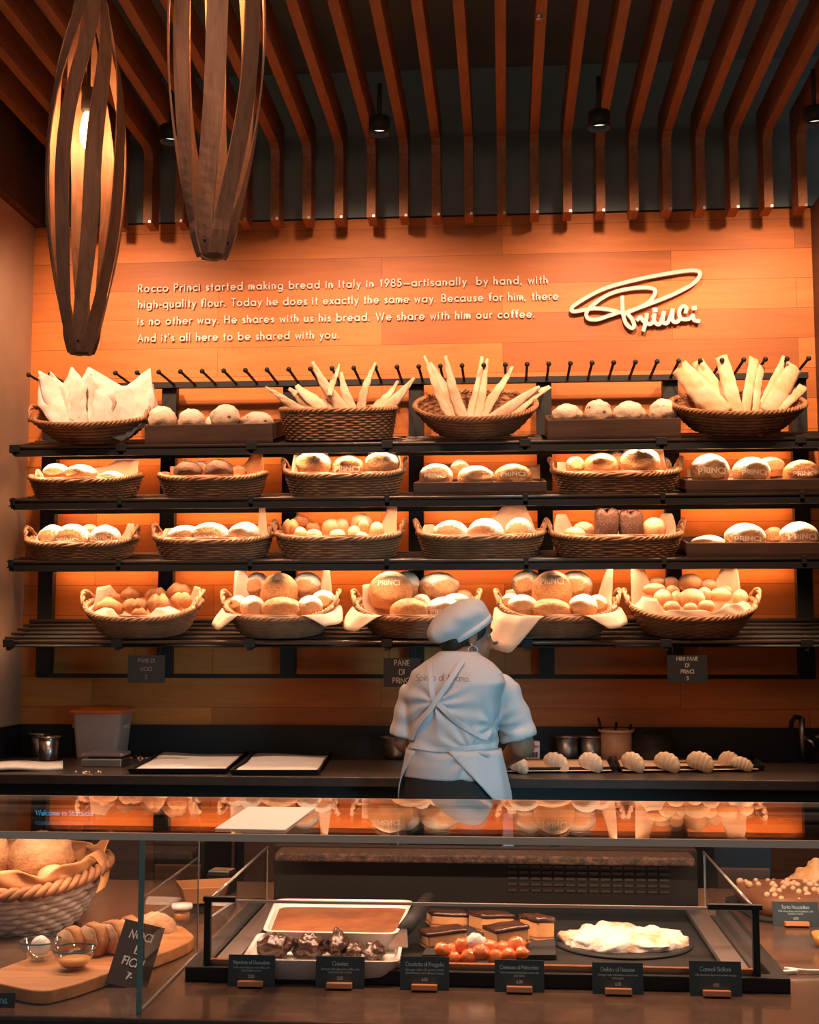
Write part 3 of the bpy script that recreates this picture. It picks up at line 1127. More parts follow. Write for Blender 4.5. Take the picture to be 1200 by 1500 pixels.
LOAF_SRC = {}
LOAF_M = {'white': M_LOAF_WHITE, 'brown': M_LOAF_BROWN, 'rustic': M_LOAF_RUSTIC, 'fruit': M_LOAF_FRUIT, 'dark': M_LOAF_DARK, 'bun': M_BUN, 'knot': M_ROLL,
          'roll': M_ROLL, 'pan': M_LOAF_DARK, 'puff': M_BUN, 'pale': M_PALE}
NAMES = {'white': 'round_loaf', 'brown': 'round_loaf', 'rustic': 'rustic_loaf', 'fruit': 'fruit_loaf', 'dark': 'dark_loaf', 'bun': 'bread_bun', 'knot': 'knotted_roll',
         'roll': 'finger_roll', 'pan': 'tin_loaf', 'puff': 'bread_bun', 'pale': 'bread_bun'}
CATS = {'bun': 'bun', 'puff': 'bun', 'pale': 'bun', 'knot': 'roll', 'roll': 'roll'}


def loaf_data(kind, seed):
    key = (kind, seed)
    if key not in LOAF_SRC:
        if kind == 'pan':
            mb = pan_mesh(seed)
        else:
            mb = loaf_mesh({'fruit': 'rustic', 'puff': 'bun', 'pale': 'bun'}.get(kind, kind), seed)
        bvh = BVHTree.FromPolygons([tuple(v) for v in mb.v], mb.f)
        me = mb.mesh('loaf_mesh', LOAF_M[kind])
        at_ = me.attributes.new('burst', 'FLOAT', 'POINT')
        if hasattr(mb, 'burst'):
            at_.data.foreach_set('value', mb.burst)
        LOAF_SRC[key] = (me, bvh, {})
    return LOAF_SRC[key]


def stamp_data(kind, seed, zc, size):
    me, bvh, cache = loaf_data(kind, seed)
    key = (zc, size)
    if key not in cache:
        st, wd = strokes('PRINCI', size * 0.72, track=0.12)
        st2 = []
        for l in st:                                   # finer points so the strokes follow the crust
            q = []
            for a, b in zip(l[:-1], l[1:]):
                k = max(1, int(math.hypot(b[0] - a[0], b[1] - a[1]) / 0.03))
                q += [(a[0] + (b[0] - a[0]) * i / k, a[1] + (b[1] - a[1]) * i / k) for i in range(k)]
            st2.append(q + [l[-1]])

        def fn(u, v, h):
            x = u - wd / 2
            z = zc + v - 0.25 * x * x
            hit = bvh.ray_cast(Vector((x, -2, z)), Vector((0, 1, 0)))
            p = hit[0] if hit[0] is not None else Vector((x, -0.1, z))
            return p + Vector((0, -0.012, 0.004))
        mb = ribbon(MB(), st2, size * 0.15, 0, fn)
        cache[key] = mb.mesh('stamp_mesh', M_FLOUR)
    return cache[key]


LOOK = {'white': 'pale floured round loaf', 'brown': 'brown round loaf', 'rustic': 'craggy nut loaf', 'fruit': 'craggy loaf with dark fruit', 'dark': 'dark brown loaf', 'bun': 'small golden bun',
        'knot': 'small twin-lobed brown roll', 'roll': 'bent brown finger roll', 'pan': 'tall dark tin loaf', 'puff': 'golden puffed bun', 'pale': 'pale soft bun'}
_rng = random.Random(11)


def place_breads(items, where, group, ysets, lean=0.0):
    """items: (kind, x0, x1, y0, y1, row[, stamp]) in pixels of the photograph; ysets: depth of each row"""
    rows = {}
    for it in items:
        rows.setdefault(it[5], []).append(it)
    rown = {'f': 'front', 'm': 'middle', 'b': 'back', 't': 'lowest'}
    for row, lst in rows.items():
        lst.sort(key=lambda q: q[1] + q[2])
        for i, it in enumerate(lst):
            kind, xa, xb, ya, yb = it[:5]
            stamp = len(it) > 6 and it[6]
            Y = ysets[row]
            W = (xb - xa) / PXM(Y)
            H = (yb - ya) / PXM(Y)
            p = at((xa + xb) / 2, (ya + yb) / 2, Y)
            seed = _rng.randrange(5) if not stamp else _rng.randrange(2)
            me, bvh, _ = loaf_data(kind, seed)
            o = bpy.data.objects.new(NAMES[kind], me)
            COL.objects.link(o)
            o.location = p
            dep = min(max(W, H * 0.9), W * 1.25, 0.22) if kind not in ('roll',) else H * 1.3
            o.scale = (W, dep, H)
            rz = _rng.uniform(-0.4, 0.4) if kind not in ('roll', 'knot', 'pan') and not stamp else 0.0
            if kind == 'roll':
                rz = 0.0
            o.rotation_euler = (lean, 0, rz)
            pos = from_end(i, len(lst))
            look = ('stamped ' if stamp else '') + LOOK[kind]
            rr = (', ' + rown[row] + ' row' if len(rows) > 1 else '') + ', ' + where
            lab = look + ', ' + (pos if len(lst) > 1 else 'alone') + rr
            tag(o, lab, CATS.get(kind, 'bread'), group)
            if stamp:
                s = bpy.data.objects.new('flour_stamp', stamp_data(kind, seed, *stamp))
                COL.objects.link(s)
                s.parent = o
                s['label'] = 'pale flour lettering reading PRINCI'


# ================================================================== baskets
def rim_pt(a, rx, ry, e):
    c, s = cos(a), sin(a)
    return Vector((rx * abs(c) ** e * (1 if c >= 0 else -1), ry * abs(s) ** e * (1 if s >= 0 else -1), 0))


def basket(name, label, loc, rx, ry, h, base=0.78, e=0.72, tilt=0.2, handles=True, rows=9, mw=None, mr=None, stakes=26, group='wicker bread baskets', scal=0.0):
    mw = mw or M_WICKER
    mr = mr or M_WICKER_RIM
    t = thing(name, label, 'basket', loc, (tilt, 0, 0), group)
    M = 104
    rad = h / rows * 0.56

    def ring_scale(u):
        return base + (1 - base) * u ** 0.75

    def zz(a, u):
        return h * u + scal * u * (abs(cos(a)) ** 3)
    w = MB()
    for j in range(rows):
        u = (j + 0.5) / rows
        k = ring_scale(u)
        pts = []
        for i in range(M):
            a = 2 * pi * i / M
            p = rim_pt(a, rx * k, ry * k, e)
            off = 0.0036 * sin(a * stakes + (pi if j % 2 else 0))
            n_ = p.normalized()
            pts.append(p + n_ * off + Vector((0, 0, zz(a, u))))
        w.tube(pts, rad, 5, closed=True)
    w.build('weave', mw, t)
    s = MB()
    rings = []
    for u in (0.0, 0.02, 0.35, 0.7, 1.0):
        k = ring_scale(u)
        rings.append([rim_pt(2 * pi * i / 52, rx * k - 0.006, ry * k - 0.006, e) + Vector((0, 0, zz(2 * pi * i / 52, u))) for i in range(52)])
    s.loft(rings, True, True, False)
    s.build('lining', mw, t)
    r = MB()
    M2 = 160
    tw = int(round((rx + ry) * 52))
    for ph in (0, 2 * pi / 3, 4 * pi / 3):
        pts = []
        for i in range(M2):
            a = 2 * pi * i / M2
            p = rim_pt(a, rx, ry, e)
            n_ = p.normalized()
            q = a * tw + ph
            pts.append(p + n_ * (0.008 * cos(q)) + Vector((0, 0, zz(a, 1.0) + 0.004 + 0.007 * sin(q))))
        r.tube(pts, 0.0066, 5, closed=True)
    r.build('rim', mr, t)
    if handles:
        for sx in (-1, 1):
            m = MB()
            for ph in (0, pi):
                pts = []
                for i in range(19):
                    q = i / 18
                    y = (q - 0.5) * 2 * ry * 0.42
                    z = h + scal + 0.055 * sin(pi * q) ** 0.7
                    x = rx * 0.985 + 0.018 * sin(pi * q)
                    a = q * 16 + ph
                    pts.append((sx * (x + 0.006 * cos(a)), y, z + 0.006 * sin(a)))
                m.tube(pts, 0.0065, 6)
            m.build('handle', mr, t)
    return t


def paper(label, loc, rx, ry, h, e, tilt, corners, low=0.25, m=None, base=0.78, group='sheets of baking paper in the baskets', margin=0.93, lift=0.01):
    """sheet lining a basket; corners: (angle in degrees, half width in degrees, length, bend in degrees from upright, drop)"""
    mb = MB()
    nu, nv = 120, 9
    rng = random.Random(int(abs(loc[0]) * 1000))
    ph = rng.uniform(0, 6)

    def P(i, j):
        a = 2 * pi * (i % nu) / nu
        d = degrees360(a)
        if j <= 4:
            u = low + (1 - low) * j / 4
            k = (base + (1 - base) * u ** 0.75) * margin
            p = rim_pt(a, rx * k, ry * k, e)
            wob = 0.003 * sin(a * 9 + ph) + 0.002 * sin(a * 17 + ph * 2)
            return p * (1 + wob * 3) + Vector((0, 0, h * u + (lift * j / 4)))
        q = (j - 4) / (nv - 4)
        L, bend, drop = 0.012, 5.0, 0.0
        for (c, hw, ln, bd, dr) in corners:
            dd = abs((d - c + 180) % 360 - 180)
            if dd < hw:
                f = min(1.0, (1 - dd / hw) * 1.7)
                if ln * f > L:
                    L, bend, drop = ln * f, bd, dr
        p = rim_pt(a, rx * margin, ry * margin, e)
        n_ = p.normalized()
        b = radians(bend)
        s = L * q
        out = n_ * (sin(b) * s) + Vector((0, 0, cos(b) * s))
        if drop:
            # falls over the rim: first outwards, then down
            o1 = min(s, 0.035)
            out = n_ * (o1 + 0.40 * max(0, s - 0.035)) + Vector((0, 0, 0.012 * sin(min(o1 / 0.035, 1) * pi / 2) - drop * max(0, s - 0.035)))
        out += n_ * (0.004 * sin(a * 13 + q * 3 + ph))
        return p + out + Vector((0, 0, h + lift))
    mb.v = [P(i, j) for i in range(nu) for j in range(nv + 1)]
    for i in range(nu):
        for j in range(nv):
            a, b = i * (nv + 1) + j, ((i + 1) % nu) * (nv + 1) + j
            mb.f.append((a, b, b + 1, a + 1))
    base_i = [i * (nv + 1) for i in range(nu)]
    mb.f.append(tuple(reversed(base_i)))
    o = mb.build('paper_liner', m or M_PAPER, None, True, solid=0.0012)
    o.location = loc
    o.rotation_euler = (tilt, 0, 0)
    return tag(o, label, 'paper', group)


def degrees360(a):
    return (a * 180 / pi) % 360


def crate(label, xa, xb, ti, h=0.095, d=0.34, t0=0.02, group='dark wooden bread crates'):
    """open wooden box on shelf ti between pixel columns xa and xb of its front face"""
    A, B = shelf_point(xa, ti, t0), shelf_point(xb, ti, t0)
    w = B.x - A.x
    loc = (A + B) / 2 + Vector((0, 0, 0.012))
    t = thing('bread_crate', label, 'crate', loc, (TILTS[ti], 0, 0), group)
    th = 0.012
    MB().box((0, d / 2, 0.006), (w, d, 0.012)).build('bottom', M_CRATE, t, False)
    MB().box((0, th / 2, h / 2), (w, th, h)).build('front_board', M_CRATE, t, False, bev=0.002)
    MB().box((0, d - th / 2, h / 2 * 1.05), (w, th, h * 1.05)).build('back_board', M_CRATE, t, False, bev=0.002)
    for s in (-1, 1):
        MB().box((s * (w / 2 - th / 2), d / 2, h / 2), (th, d - 2 * th, h)).build('side_board', M_CRATE, t, False, bev=0.002)
    return t


def flat_sheet(label, base, tip, Yb, Yt, wpx, seed, kind='stick', taper=0.6, thick=0.004, group=None, name=None):
    """thin crisp flatbread from a base pixel to a tip pixel"""
    A, B = at(base[0], base[1], Yb), at(tip[0], tip[1], Yt)
    W = wpx / PXM((Yb + Yt) / 2)
    rng = random.Random(seed)
    ax = (B - A)
    L = ax.length
    ax.normalize()
    side = Vector((ax.z, rng.uniform(-0.5, 0.5), -ax.x)).normalized()
    side = (side - ax * side.dot(ax)).normalized()
    nrm = ax.cross(side)
    nu, nv = 18, 5
    ph = rng.uniform(0, 6)
    rings = []
    for i in range(nu + 1):
        u = i / nu
        if kind == 'sheet':
            w = W * (0.50 + 0.50 * min(u * 1.6, 1)) * (1 if u < 0.58 else 1 - 0.97 * ((u - 0.58) / 0.42))
        else:
            w = W * (0.85 + 0.15 * sin(pi * min(u * 1.1, 1))) * (1 if u < 0.25 else 1 - (1 - taper) * ((u - 0.25) / 0.75) ** 1.3)
        w *= 1 + (0.02 if kind != 'stick' else 0.03) * sin(u * 29 + ph)
        skew = (0.30 * W * sin(seed * 2.3) * max(0, (u - 0.5) * 2) ** 1.2) if kind == 'sheet' else 0.0
        c = A + ax * (L * u) + nrm * (0.012 * sin(u * 3.5 + ph)) + side * ((0.03 if kind != 'stick' else 0.10) * W * sin(u * 5 + ph) + skew)
        ring = []
        for sgn in (1, -1):
            for j in (range(nv + 1) if sgn == 1 else range(nv, -1, -1)):
                v = j / nv - 0.5
                cup = (0.02 if kind == 'sheet' else 0.10) * w * (v * v * 4) + 0.0025 * sin(u * 31 + v * 9 + ph)
                ring.append(c + side * (v * w) + nrm * (cup + sgn * thick / 2))
        rings.append(ring)
    o = MB().loft(rings).build(name or ('flatbread_sheet' if kind == 'sheet' else 'flatbread_stick'), M_FLATBREAD if kind == 'sheet' else (M_SLAB if kind == 'slab' else M_STICK), None, True)
    c = (A + B) / 2
    o.data.transform(Matrix.Translation(-c))
    o.location = c
    return tag(o, label, 'flatbread', group)


def long_basket(xa, xb, yrim, ti, label, h=0.095, ry=0.145, handles=True, e=0.62, scal=0.02):
    """wicker basket on shelf ti; xa, xb the widest pixel columns of its rim; its foot rests on the shelf"""
    c = shelf_point((xa + xb) / 2, ti, 0.41)
    rx = (xb - xa) / 2 / PXM(c.y)
    loc = c + Vector((0, 0, 0.008))
    b = basket('bread_basket', label, loc, rx, ry, h, 0.86, e, TILTS[ti], handles, 8, scal=scal)
    return loc, rx, ry, h, e


# ------------------------------------------------------------------ top shelf
YT = 5.72
TOPS = 'top shelf'
# 1: round basket of pointed crackers
c = shelf_point(135, 0, 0.40)
basket('bread_basket', 'round wicker basket of pointed pale cracker sheets at the left end of the top shelf', c + Vector((0, 0, 0.03)), 88 / PXM(5.72), 0.21, 0.10, 0.55, 0.95, radians(20), True, 6)
SH = [((98, 632), (57, 550), 46), ((104, 634), (66, 549), 44), ((112, 634), (74, 538), 56), ((118, 634), (94, 543), 66), ((130, 640), (129, 549), 98), ((146, 636), (158, 539), 110), ((158, 638), (199, 550), 104), ((174, 634), (227, 544), 60)]
for i, (b, t, w) in enumerate(SH):
    flat_sheet('thin pale pointed cracker sheet, %s, leftmost top-shelf basket' % from_end(i, len(SH)), b, t, 5.60 + 0.012 * (i % 3), 5.64 + 0.03 * (i % 2), w, i, 'sheet', group='cracker sheets', name='cracker_sheet')
for i, (b, t, w) in enumerate((((108, 636), (94, 606), 20), ((118, 638), (104, 612), 20), ((128, 639), (112, 610), 18), ((140, 640), (138, 602), 18))):
    flat_sheet('broken cracker shard, %s, front of the leftmost top-shelf basket' % from_end(i, 4), b, t, 5.575, 5.60, w, 40 + i, 'sheet', group='cracker shards', name='cracker_shard')
# 2: crate
crate('dark wooden crate of craggy loaves second from the left on the top shelf', 209, 398, 0, 0.085)
place_breads([('rustic', 215, 260, 594, 632, 'f'), ('rustic', 260, 302, 598, 632, 'f'), ('rustic', 300, 320, 608, 632, 'b'), ('fruit', 307, 354, 591, 630, 'f'), ('fruit', 352, 403, 602, 632, 'f')],
             'left top-shelf crate', 'loaves in the left top-shelf crate', {'f': 5.66, 'b': 5.74})
# 3: oval basket of sticks
c = shelf_point(496, 0, 0.42)
basket('bread_basket', 'oval wicker basket of fanned flatbread sticks above the round floured loaves on the top shelf', c + Vector((0, 0, 0.014)), 85 / PXM(5.735), 0.15, 0.135, 0.9, 0.8, TILTS[0], False, 12)


def frm4(x, y):
    return 380 + x * 440 / 1200, 500 + y * 440 / 1200


ST3 = [((200, 290), (20, 185), 36), ((250, 290), (112, 190), 52), ((320, 295), (150, 182), 78), ((345, 300), (212, 85), 52), ((282, 220), (318, 85), 26), ((372, 300), (328, 128), 46), ((395, 300), (462, 85), 42), ((448, 295), (552, 152), 42), ((475, 295), (624, 150), 50)]
for i, (b, t, w) in enumerate(ST3):
    flat_sheet('long flatbread stick, %s fanned out of the oval basket on the top shelf' % from_end(i, len(ST3)), frm4(*b), frm4(*t), 5.68 + 0.02 * (i % 2), 5.70 + 0.05 * ((i * 2) % 3), w * 0.3667, 60 + i, 'stick', 0.30, 0.006, 'sticks in the oval basket')
# 4: round basket of sticks
c = shelf_point(698, 0, 0.40)
basket('bread_basket', 'round tilted wicker basket of upright flatbread sticks in the middle of the top shelf', c + Vector((0, 0, 0.05)), 89 / PXM(5.72), 0.225, 0.115, 0.6, 0.95, radians(27), False, 7)
ST4 = [((765, 310), (655, 58), 34), ((818, 325), (672, 92), 78), ((822, 325), (738, 60), 48), ((843, 332), (893, 58), 46), ((868, 328), (916, 68), 36), ((890, 315), (1008, 95), 44), ((905, 325), (1120, 188), 54), ((925, 328), (1160, 188), 64)]
for i, (b, t, w) in enumerate(ST4):
    flat_sheet('crisp flatbread stick, %s, round basket in mid top shelf' % from_end(i, len(ST4)), frm4(*b), frm4(*t), 5.60 + 0.02 * (i % 2), 5.72 + 0.04 * (i % 2), w * 0.3667, 80 + i, 'stick', 0.35, 0.006, 'sticks in the round basket')
# 5: crate
crate('dark wooden crate of craggy loaves second from the right on the top shelf', 804, 1001, 0, 0.085)
place_breads([('rustic', 808, 854, 591, 622, 'f'), ('fruit', 855, 898, 584, 622, 'f'), ('rustic', 898, 946, 587, 622, 'f'), ('fruit', 950, 995, 584, 621, 'f')],
             'right top-shelf crate', 'loaves in the right top-shelf crate', {'f': 5.68})
# 6: round basket of slabs
c = shelf_point(1083, 0, 0.40)
basket('bread_basket', 'round wicker basket of broad flatbread slabs at the right end of the top shelf', c + Vector((0, 0, 0.04)), 95 / PXM(5.72), 0.22, 0.115, 0.6, 0.95, radians(23), False, 7)


def frm5(x, y):
    return 780 + x * 0.35, 500 + y * 0.35


ST6 = [((800, 305), (610, 108), 96), ((850, 308), (690, 88), 66), ((862, 310), (786, 58), 62), ((898, 312), (928, 70), 62), ((930, 305), (968, 100), 38), ((960, 305), (1058, 72), 52), ((985, 305), (1108, 105), 84), ((1005, 308), (1138, 182), 52)]
for i, (b, t, w) in enumerate(ST6):
    flat_sheet('broad flatbread slab, %s, rightmost top-shelf basket' % from_end(i, len(ST6)), frm5(*b), frm5(*t), 5.60 + 0.02 * (i % 2), 5.72 + 0.04 * (i % 2), w * 0.36, 100 + i, 'slab', 0.93, 0.005, 'slabs in the round basket', 'flatbread_slab')

# ------------------------------------------------------------------ second shelf
YR = {'f': 5.68, 'b': 5.84, 'm': 5.76, 't': 5.74}
a = long_basket(45, 206, 697, 1, 'long wicker basket of pale rolls at the left end of the second shelf', 0.076, handles=False)
paper('pale paper lining the long basket at the left end of the second shelf', a[0], a[1], a[2], a[3], a[4], TILTS[1], [(50, 60, 0.085, 5, 0), (172, 16, 0.05, 20, 0)])
place_breads([('white', 63, 103, 678, 706, 'f'), ('white', 95, 143, 680, 706, 'f'), ('white', 146, 182, 690, 708, 'f')], 'leftmost second-shelf basket', 'loaves on the second shelf', YR)
a = long_basket(234, 390, 691, 1, 'long wicker basket of dark loaves on the second shelf', 0.080, handles=False)
paper('tan paper behind the dark loaves on the second shelf', a[0], a[1], a[2], a[3], a[4], TILTS[1], [(42, 40, 0.11, 5, 0), (150, 16, 0.05, 15, 0)], m=M_PAPER_KRAFT)
place_breads([('dark', 254, 298, 674, 702, 'f'), ('dark', 299, 343, 671, 702, 'f'), ('white', 284, 306, 674, 698, 'b'), ('brown', 338, 362, 681, 703, 'b')], 'dark-loaf second-shelf basket', 'loaves on the second shelf', YR)
a = long_basket(418, 592, 686, 1, 'long wicker basket of three big floured loaves on the second shelf', 0.088, handles=True)
paper('paper under the three big floured loaves on the second shelf', a[0], a[1], a[2], a[3], a[4], TILTS[1], [(150, 22, 0.09, 5, 0), (25, 30, 0.08, 5, 0)])
place_breads([('white', 434, 487, 657, 700, 'f'), ('brown', 486, 536, 665, 704, 'f', (-0.22, 0.26)), ('white', 533, 587, 656, 700, 'f')], 'three-loaf second-shelf basket', 'loaves on the second shelf', YR)
crate('dark wooden crate with white paper in the middle of the second shelf', 606, 802, 1, 0.055)
c = shelf_point(703, 1, 0.1)
m = MB()
A, B = at(613, 700, 5.64), at(794, 700, 5.64)
m.grid(lambda u, v: Vector((A.x + (B.x - A.x) * u, 5.63 + 0.29 * min(v * 1.6, 1), TIER_Z[1] + 0.035 + 0.08 * min(v * 1.6, 1) + 0.085 * max(0, v - 0.6) * 2.5 * (0.8 + 0.2 * sin(u * 7)) + 0.002 * sin(u * 23))), 24, 10)
tag(m.build('paper_liner', M_PAPER, None, True, solid=0.0012), 'white paper standing up behind the loaves in the middle second-shelf crate', 'paper', 'sheets of baking paper in the crates')
place_breads([('white', 614, 664, 679, 714, 'f', (-0.16, 0.22)), ('white', 660, 688, 673, 700, 'b'), ('white', 670, 724, 682, 714, 'f'), ('brown', 724, 780, 679, 714, 'f', (-0.1, 0.22))],
             'middle second-shelf crate', 'loaves on the second shelf', {'f': 5.67, 'b': 5.82})
a = long_basket(812, 994, 689, 1, 'long handled wicker basket of split loaves on the second shelf', 0.080)
paper('paper standing up behind the split loaves on the second shelf', a[0], a[1], a[2], a[3], a[4], TILTS[1], [(48, 20, 0.13, 0, 0), (150, 30, 0.05, 5, 0)])
place_breads([('white', 829, 856, 667, 695, 'f'), ('brown', 854, 906, 662, 702, 'f'), ('white', 888, 918, 661, 690, 'b'), ('white', 908, 967, 651, 702, 'f'), ('white', 958, 984, 669, 696, 'b')],
             'split-loaf second-shelf basket', 'loaves on the second shelf', YR)
crate('dark wooden crate of stamped loaves at the right end of the second shelf', 1008, 1203, 1, 0.055)
m = MB()
A, B = at(1020, 700, 5.64), at(1196, 700, 5.64)
m.grid(lambda u, v: Vector((A.x + (B.x - A.x) * u, 5.63 + 0.28 * min(v * 1.6, 1), TIER_Z[1] + 0.035 + 0.08 * min(v * 1.6, 1) + 0.045 * max(0, v - 0.6) * 2.5 + 0.002 * sin(u * 23))), 24, 10)
tag(m.build('paper_liner', M_PAPER, None, True, solid=0.0012), 'white paper under the stamped loaves in the right second-shelf crate', 'paper', 'sheets of baking paper in the crates')
place_breads([('white', 1012, 1068, 664, 710, 'f', (-0.2, 0.24)), ('white', 1074, 1128, 669, 710, 'f', (-0.2, 0.22)), ('white', 1108, 1148, 669, 698, 'b'), ('brown', 1148, 1200, 674, 710, 'f', (-0.2, 0.22))],
             'rightmost second-shelf crate', 'loaves on the second shelf', {'f': 5.67, 'b': 5.82})

# ------------------------------------------------------------------ third shelf
a = long_basket(42, 202, 796, 2, 'long handled wicker basket of stamped loaves at the left end of the third shelf', 0.066)
paper('paper under the stamped loaves at the left end of the third shelf', a[0], a[1], a[2], a[3], a[4], TILTS[2], [(35, 30, 0.075, 5, 0), (150, 30, 0.04, 5, 0)])
place_breads([('white', 57, 98, 768, 806, 'f'), ('white', 80, 133, 767, 808, 'f', (-0.24, 0.24)), ('white', 117, 147, 767, 795, 'b'), ('white', 131, 178, 768, 807, 'f', (-0.12, 0.24))], 'leftmost third-shelf basket', 'loaves on the third shelf', YR)
a = long_basket(228, 400, 792, 2, 'long handled wicker basket of three loaves, tall paper corner, on the third shelf', 0.078)
paper('paper with one tall corner behind three loaves on the third shelf', a[0], a[1], a[2], a[3], a[4], TILTS[2], [(40, 13, 0.16, 0, 0), (150, 30, 0.04, 5, 0)])
place_breads([('white', 244, 300, 769, 803, 'f'), ('white', 278, 338, 765, 804, 'f', (-0.2, 0.2)), ('white', 334, 383, 764, 801, 'f')], 'tall-paper third-shelf basket', 'loaves on the third shelf', YR)
a = long_basket(406, 590, 785, 2, 'long wicker basket of clustered small buns on the third shelf', 0.086)
paper('paper rising at the right of the clustered buns on the third shelf', a[0], a[1], a[2], a[3], a[4], TILTS[2], [(38, 26, 0.125, 4, 0), (140, 30, 0.03, 5, 0)])


def f7(kind, xa, xb, ya, yb, row):
    return (kind, 380 + xa * .36667, 380 + xb * .36667, 720 + ya * .36667, 720 + yb * .36667, row)


place_breads([f7('knot', 90, 158, 108, 185, 'f'), f7('roll', 125, 205, 90, 150, 'b'), f7('roll', 180, 250, 122, 180, 'b'), f7('bun', 130, 190, 140, 190, 'f'), f7('bun', 182, 252, 150, 195, 'f'),
              f7('puff', 248, 330, 108, 180, 'b'), f7('puff', 300, 362, 104, 180, 'b'), f7('puff', 280, 345, 150, 195, 'f'), f7('puff', 362, 455, 88, 160, 'b'), f7('bun', 352, 405, 135, 192, 'f'),
              f7('puff', 395, 440, 110, 170, 'm'), f7('bun', 375, 435, 160, 195, 'f'), f7('puff', 440, 500, 120, 185, 'f')], 'clustered-bun third-shelf basket', 'buns on the third shelf', YR)
a = long_basket(613, 796, 785, 2, 'long handled wicker basket of three floured loaves, middle of the third shelf', 0.086)
paper('paper rising behind three floured loaves in the middle of the third shelf', a[0], a[1], a[2], a[3], a[4], TILTS[2], [(62, 36, 0.125, 0, 0), (150, 30, 0.04, 5, 0)])
place_breads([('white', 634, 687, 762, 801, 'f'), ('white', 685, 738, 759, 802, 'f'), ('white', 740, 782, 758, 798, 'f')], 'middle third-shelf basket', 'loaves on the third shelf', YR)
a = long_basket(808, 995, 785, 2, 'long handled wicker basket with two tall dark tin loaves on the third shelf', 0.080)
paper('paper around the two dark tin loaves on the third shelf', a[0], a[1], a[2], a[3], a[4], TILTS[2], [(150, 34, 0.09, 0, 0), (32, 30, 0.09, 4, 0)])
place_breads([('pan', 870, 907, 740, 790, 'f'), ('pan', 905, 942, 744, 790, 'f'), ('puff', 838, 872, 764, 790, 'b'), ('puff', 826, 858, 772, 792, 'f'), ('puff', 940, 976, 758, 790, 'f')], 'tin-loaf third-shelf basket', 'loaves on the third shelf', {'f': 5.70, 'b': 5.80})
crate('dark wooden crate of two big stamped loaves at the right end of the third shelf', 1006, 1203, 2, 0.06)
place_breads([('white', 1012, 1062, 784, 806, 'f'), ('white', 1062, 1121, 766, 806, 'f', (-0.2, 0.22)), ('brown', 1118, 1150, 772, 800, 'b'), ('white', 1143, 1199, 764, 806, 'f', (-0.15, 0.24))],
             'third-shelf crate', 'loaves on the third shelf', {'f': 5.68, 'b': 5.82})


# ------------------------------------------------------------------ bottom shelf: five deep handled baskets
def deep(xa, xb, label, h=0.094, ry=0.185):
    c = shelf_point((xa + xb) / 2, 3, 0.41)
    rx = (xb - xa) / 2 / PXM(c.y - 0.05) * 0.965
    loc = c + Vector((0, 0, 0.012))
    basket('bread_basket', label, loc, rx, ry, h, 0.70, 0.8, TILTS[3], True, 10, scal=0.035)
    return loc, rx, ry, h, 0.8


YD = {'f': 5.66, 'm': 5.76, 'b': 5.86, 't': 5.74}
a = deep(127, 304, 'deep handled wicker basket of small brown rolls at the left end of the bottom shelf')
paper('kraft paper with a folded right front corner around the small brown rolls', a[0], a[1], a[2], a[3], a[4], TILTS[3], [(150, 30, 0.085, 0, 0), (28, 26, 0.08, 10, 0), (305, 26, 0.055, -50, 0), (235, 24, 0.05, -50, 0)], base=0.7)
place_breads([('roll', 137, 182, 874, 905, 'f'), ('roll', 176, 206, 859, 882, 'b'), ('roll', 212, 248, 860, 884, 'b'), ('roll', 242, 282, 853, 882, 'b'), ('knot', 180, 217, 876, 900, 'f'), ('knot', 216, 249, 869, 902, 'f'),
              ('knot', 250, 282, 867, 892, 'm'), ('roll', 192, 217, 890, 908, 't'), ('roll', 152, 182, 866, 885, 'b')], 'leftmost bottom-shelf basket', 'rolls on the bottom shelf', {'f': 5.68, 'm': 5.74, 'b': 5.84, 't': 5.62})
a = deep(330, 500, 'deep handled basket with a brown loaf on top, second from left, bottom shelf')
paper('paper with both front corners folded over, second basket from left on the bottom shelf', a[0], a[1], a[2], a[3], a[4], TILTS[3], [(208, 34, 0.15, 0, 0.6), (328, 40, 0.12, 0, 0.6), (145, 22, 0.17, 5, 0), (38, 18, 0.17, 0, 0)], base=0.7)
place_breads([('white', 358, 396, 838, 876, 'b'), ('white', 428, 472, 838, 876, 'b'), ('brown', 381, 438, 839, 888, 'm'), ('white', 336, 362, 872, 896, 'm'), ('white', 352, 388, 872, 904, 'f'), ('brown', 382, 444, 874, 908, 'f'),
              ('white', 436, 473, 872, 902, 'f'), ('white', 456, 492, 864, 892, 'm')], 'second bottom-shelf basket', 'loaves on the bottom shelf', YD)
a = deep(519, 703, 'deep handled wicker basket partly behind the white cap on the bottom shelf')
paper('paper folded over the front left edge of the basket behind the white cap', a[0], a[1], a[2], a[3], a[4], TILTS[3], [(210, 40, 0.17, 0, 0.55), (330, 30, 0.08, 0, 0.7), (150, 22, 0.09, 5, 0)], base=0.7)
place_breads([('white', 574, 616, 837, 876, 'b'), ('white', 613, 673, 838, 878, 'b'), ('brown', 540, 605, 837, 892, 'm', (0.12, 0.17)), ('white', 602, 632, 870, 898, 'm'), ('brown', 571, 630, 876, 912, 'f'), ('white', 624, 676, 874, 910, 'f', (-0.22, 0.24)),
              ('white', 648, 690, 869, 896, 'm'), ('brown', 664, 694, 864, 888, 'b')], 'third bottom-shelf basket', 'loaves on the bottom shelf', YD)
a = deep(727, 903, 'deep handled basket with a stamped loaf on top, second from right, bottom shelf')
paper('paper hanging in a long point over the front left of the stamped-loaf basket', a[0], a[1], a[2], a[3], a[4], TILTS[3], [(222, 42, 0.20, 0, 0.95), (322, 38, 0.15, 0, 0.5), (28, 18, 0.18, 8, 0), (150, 22, 0.06, 0, 0)], base=0.7)
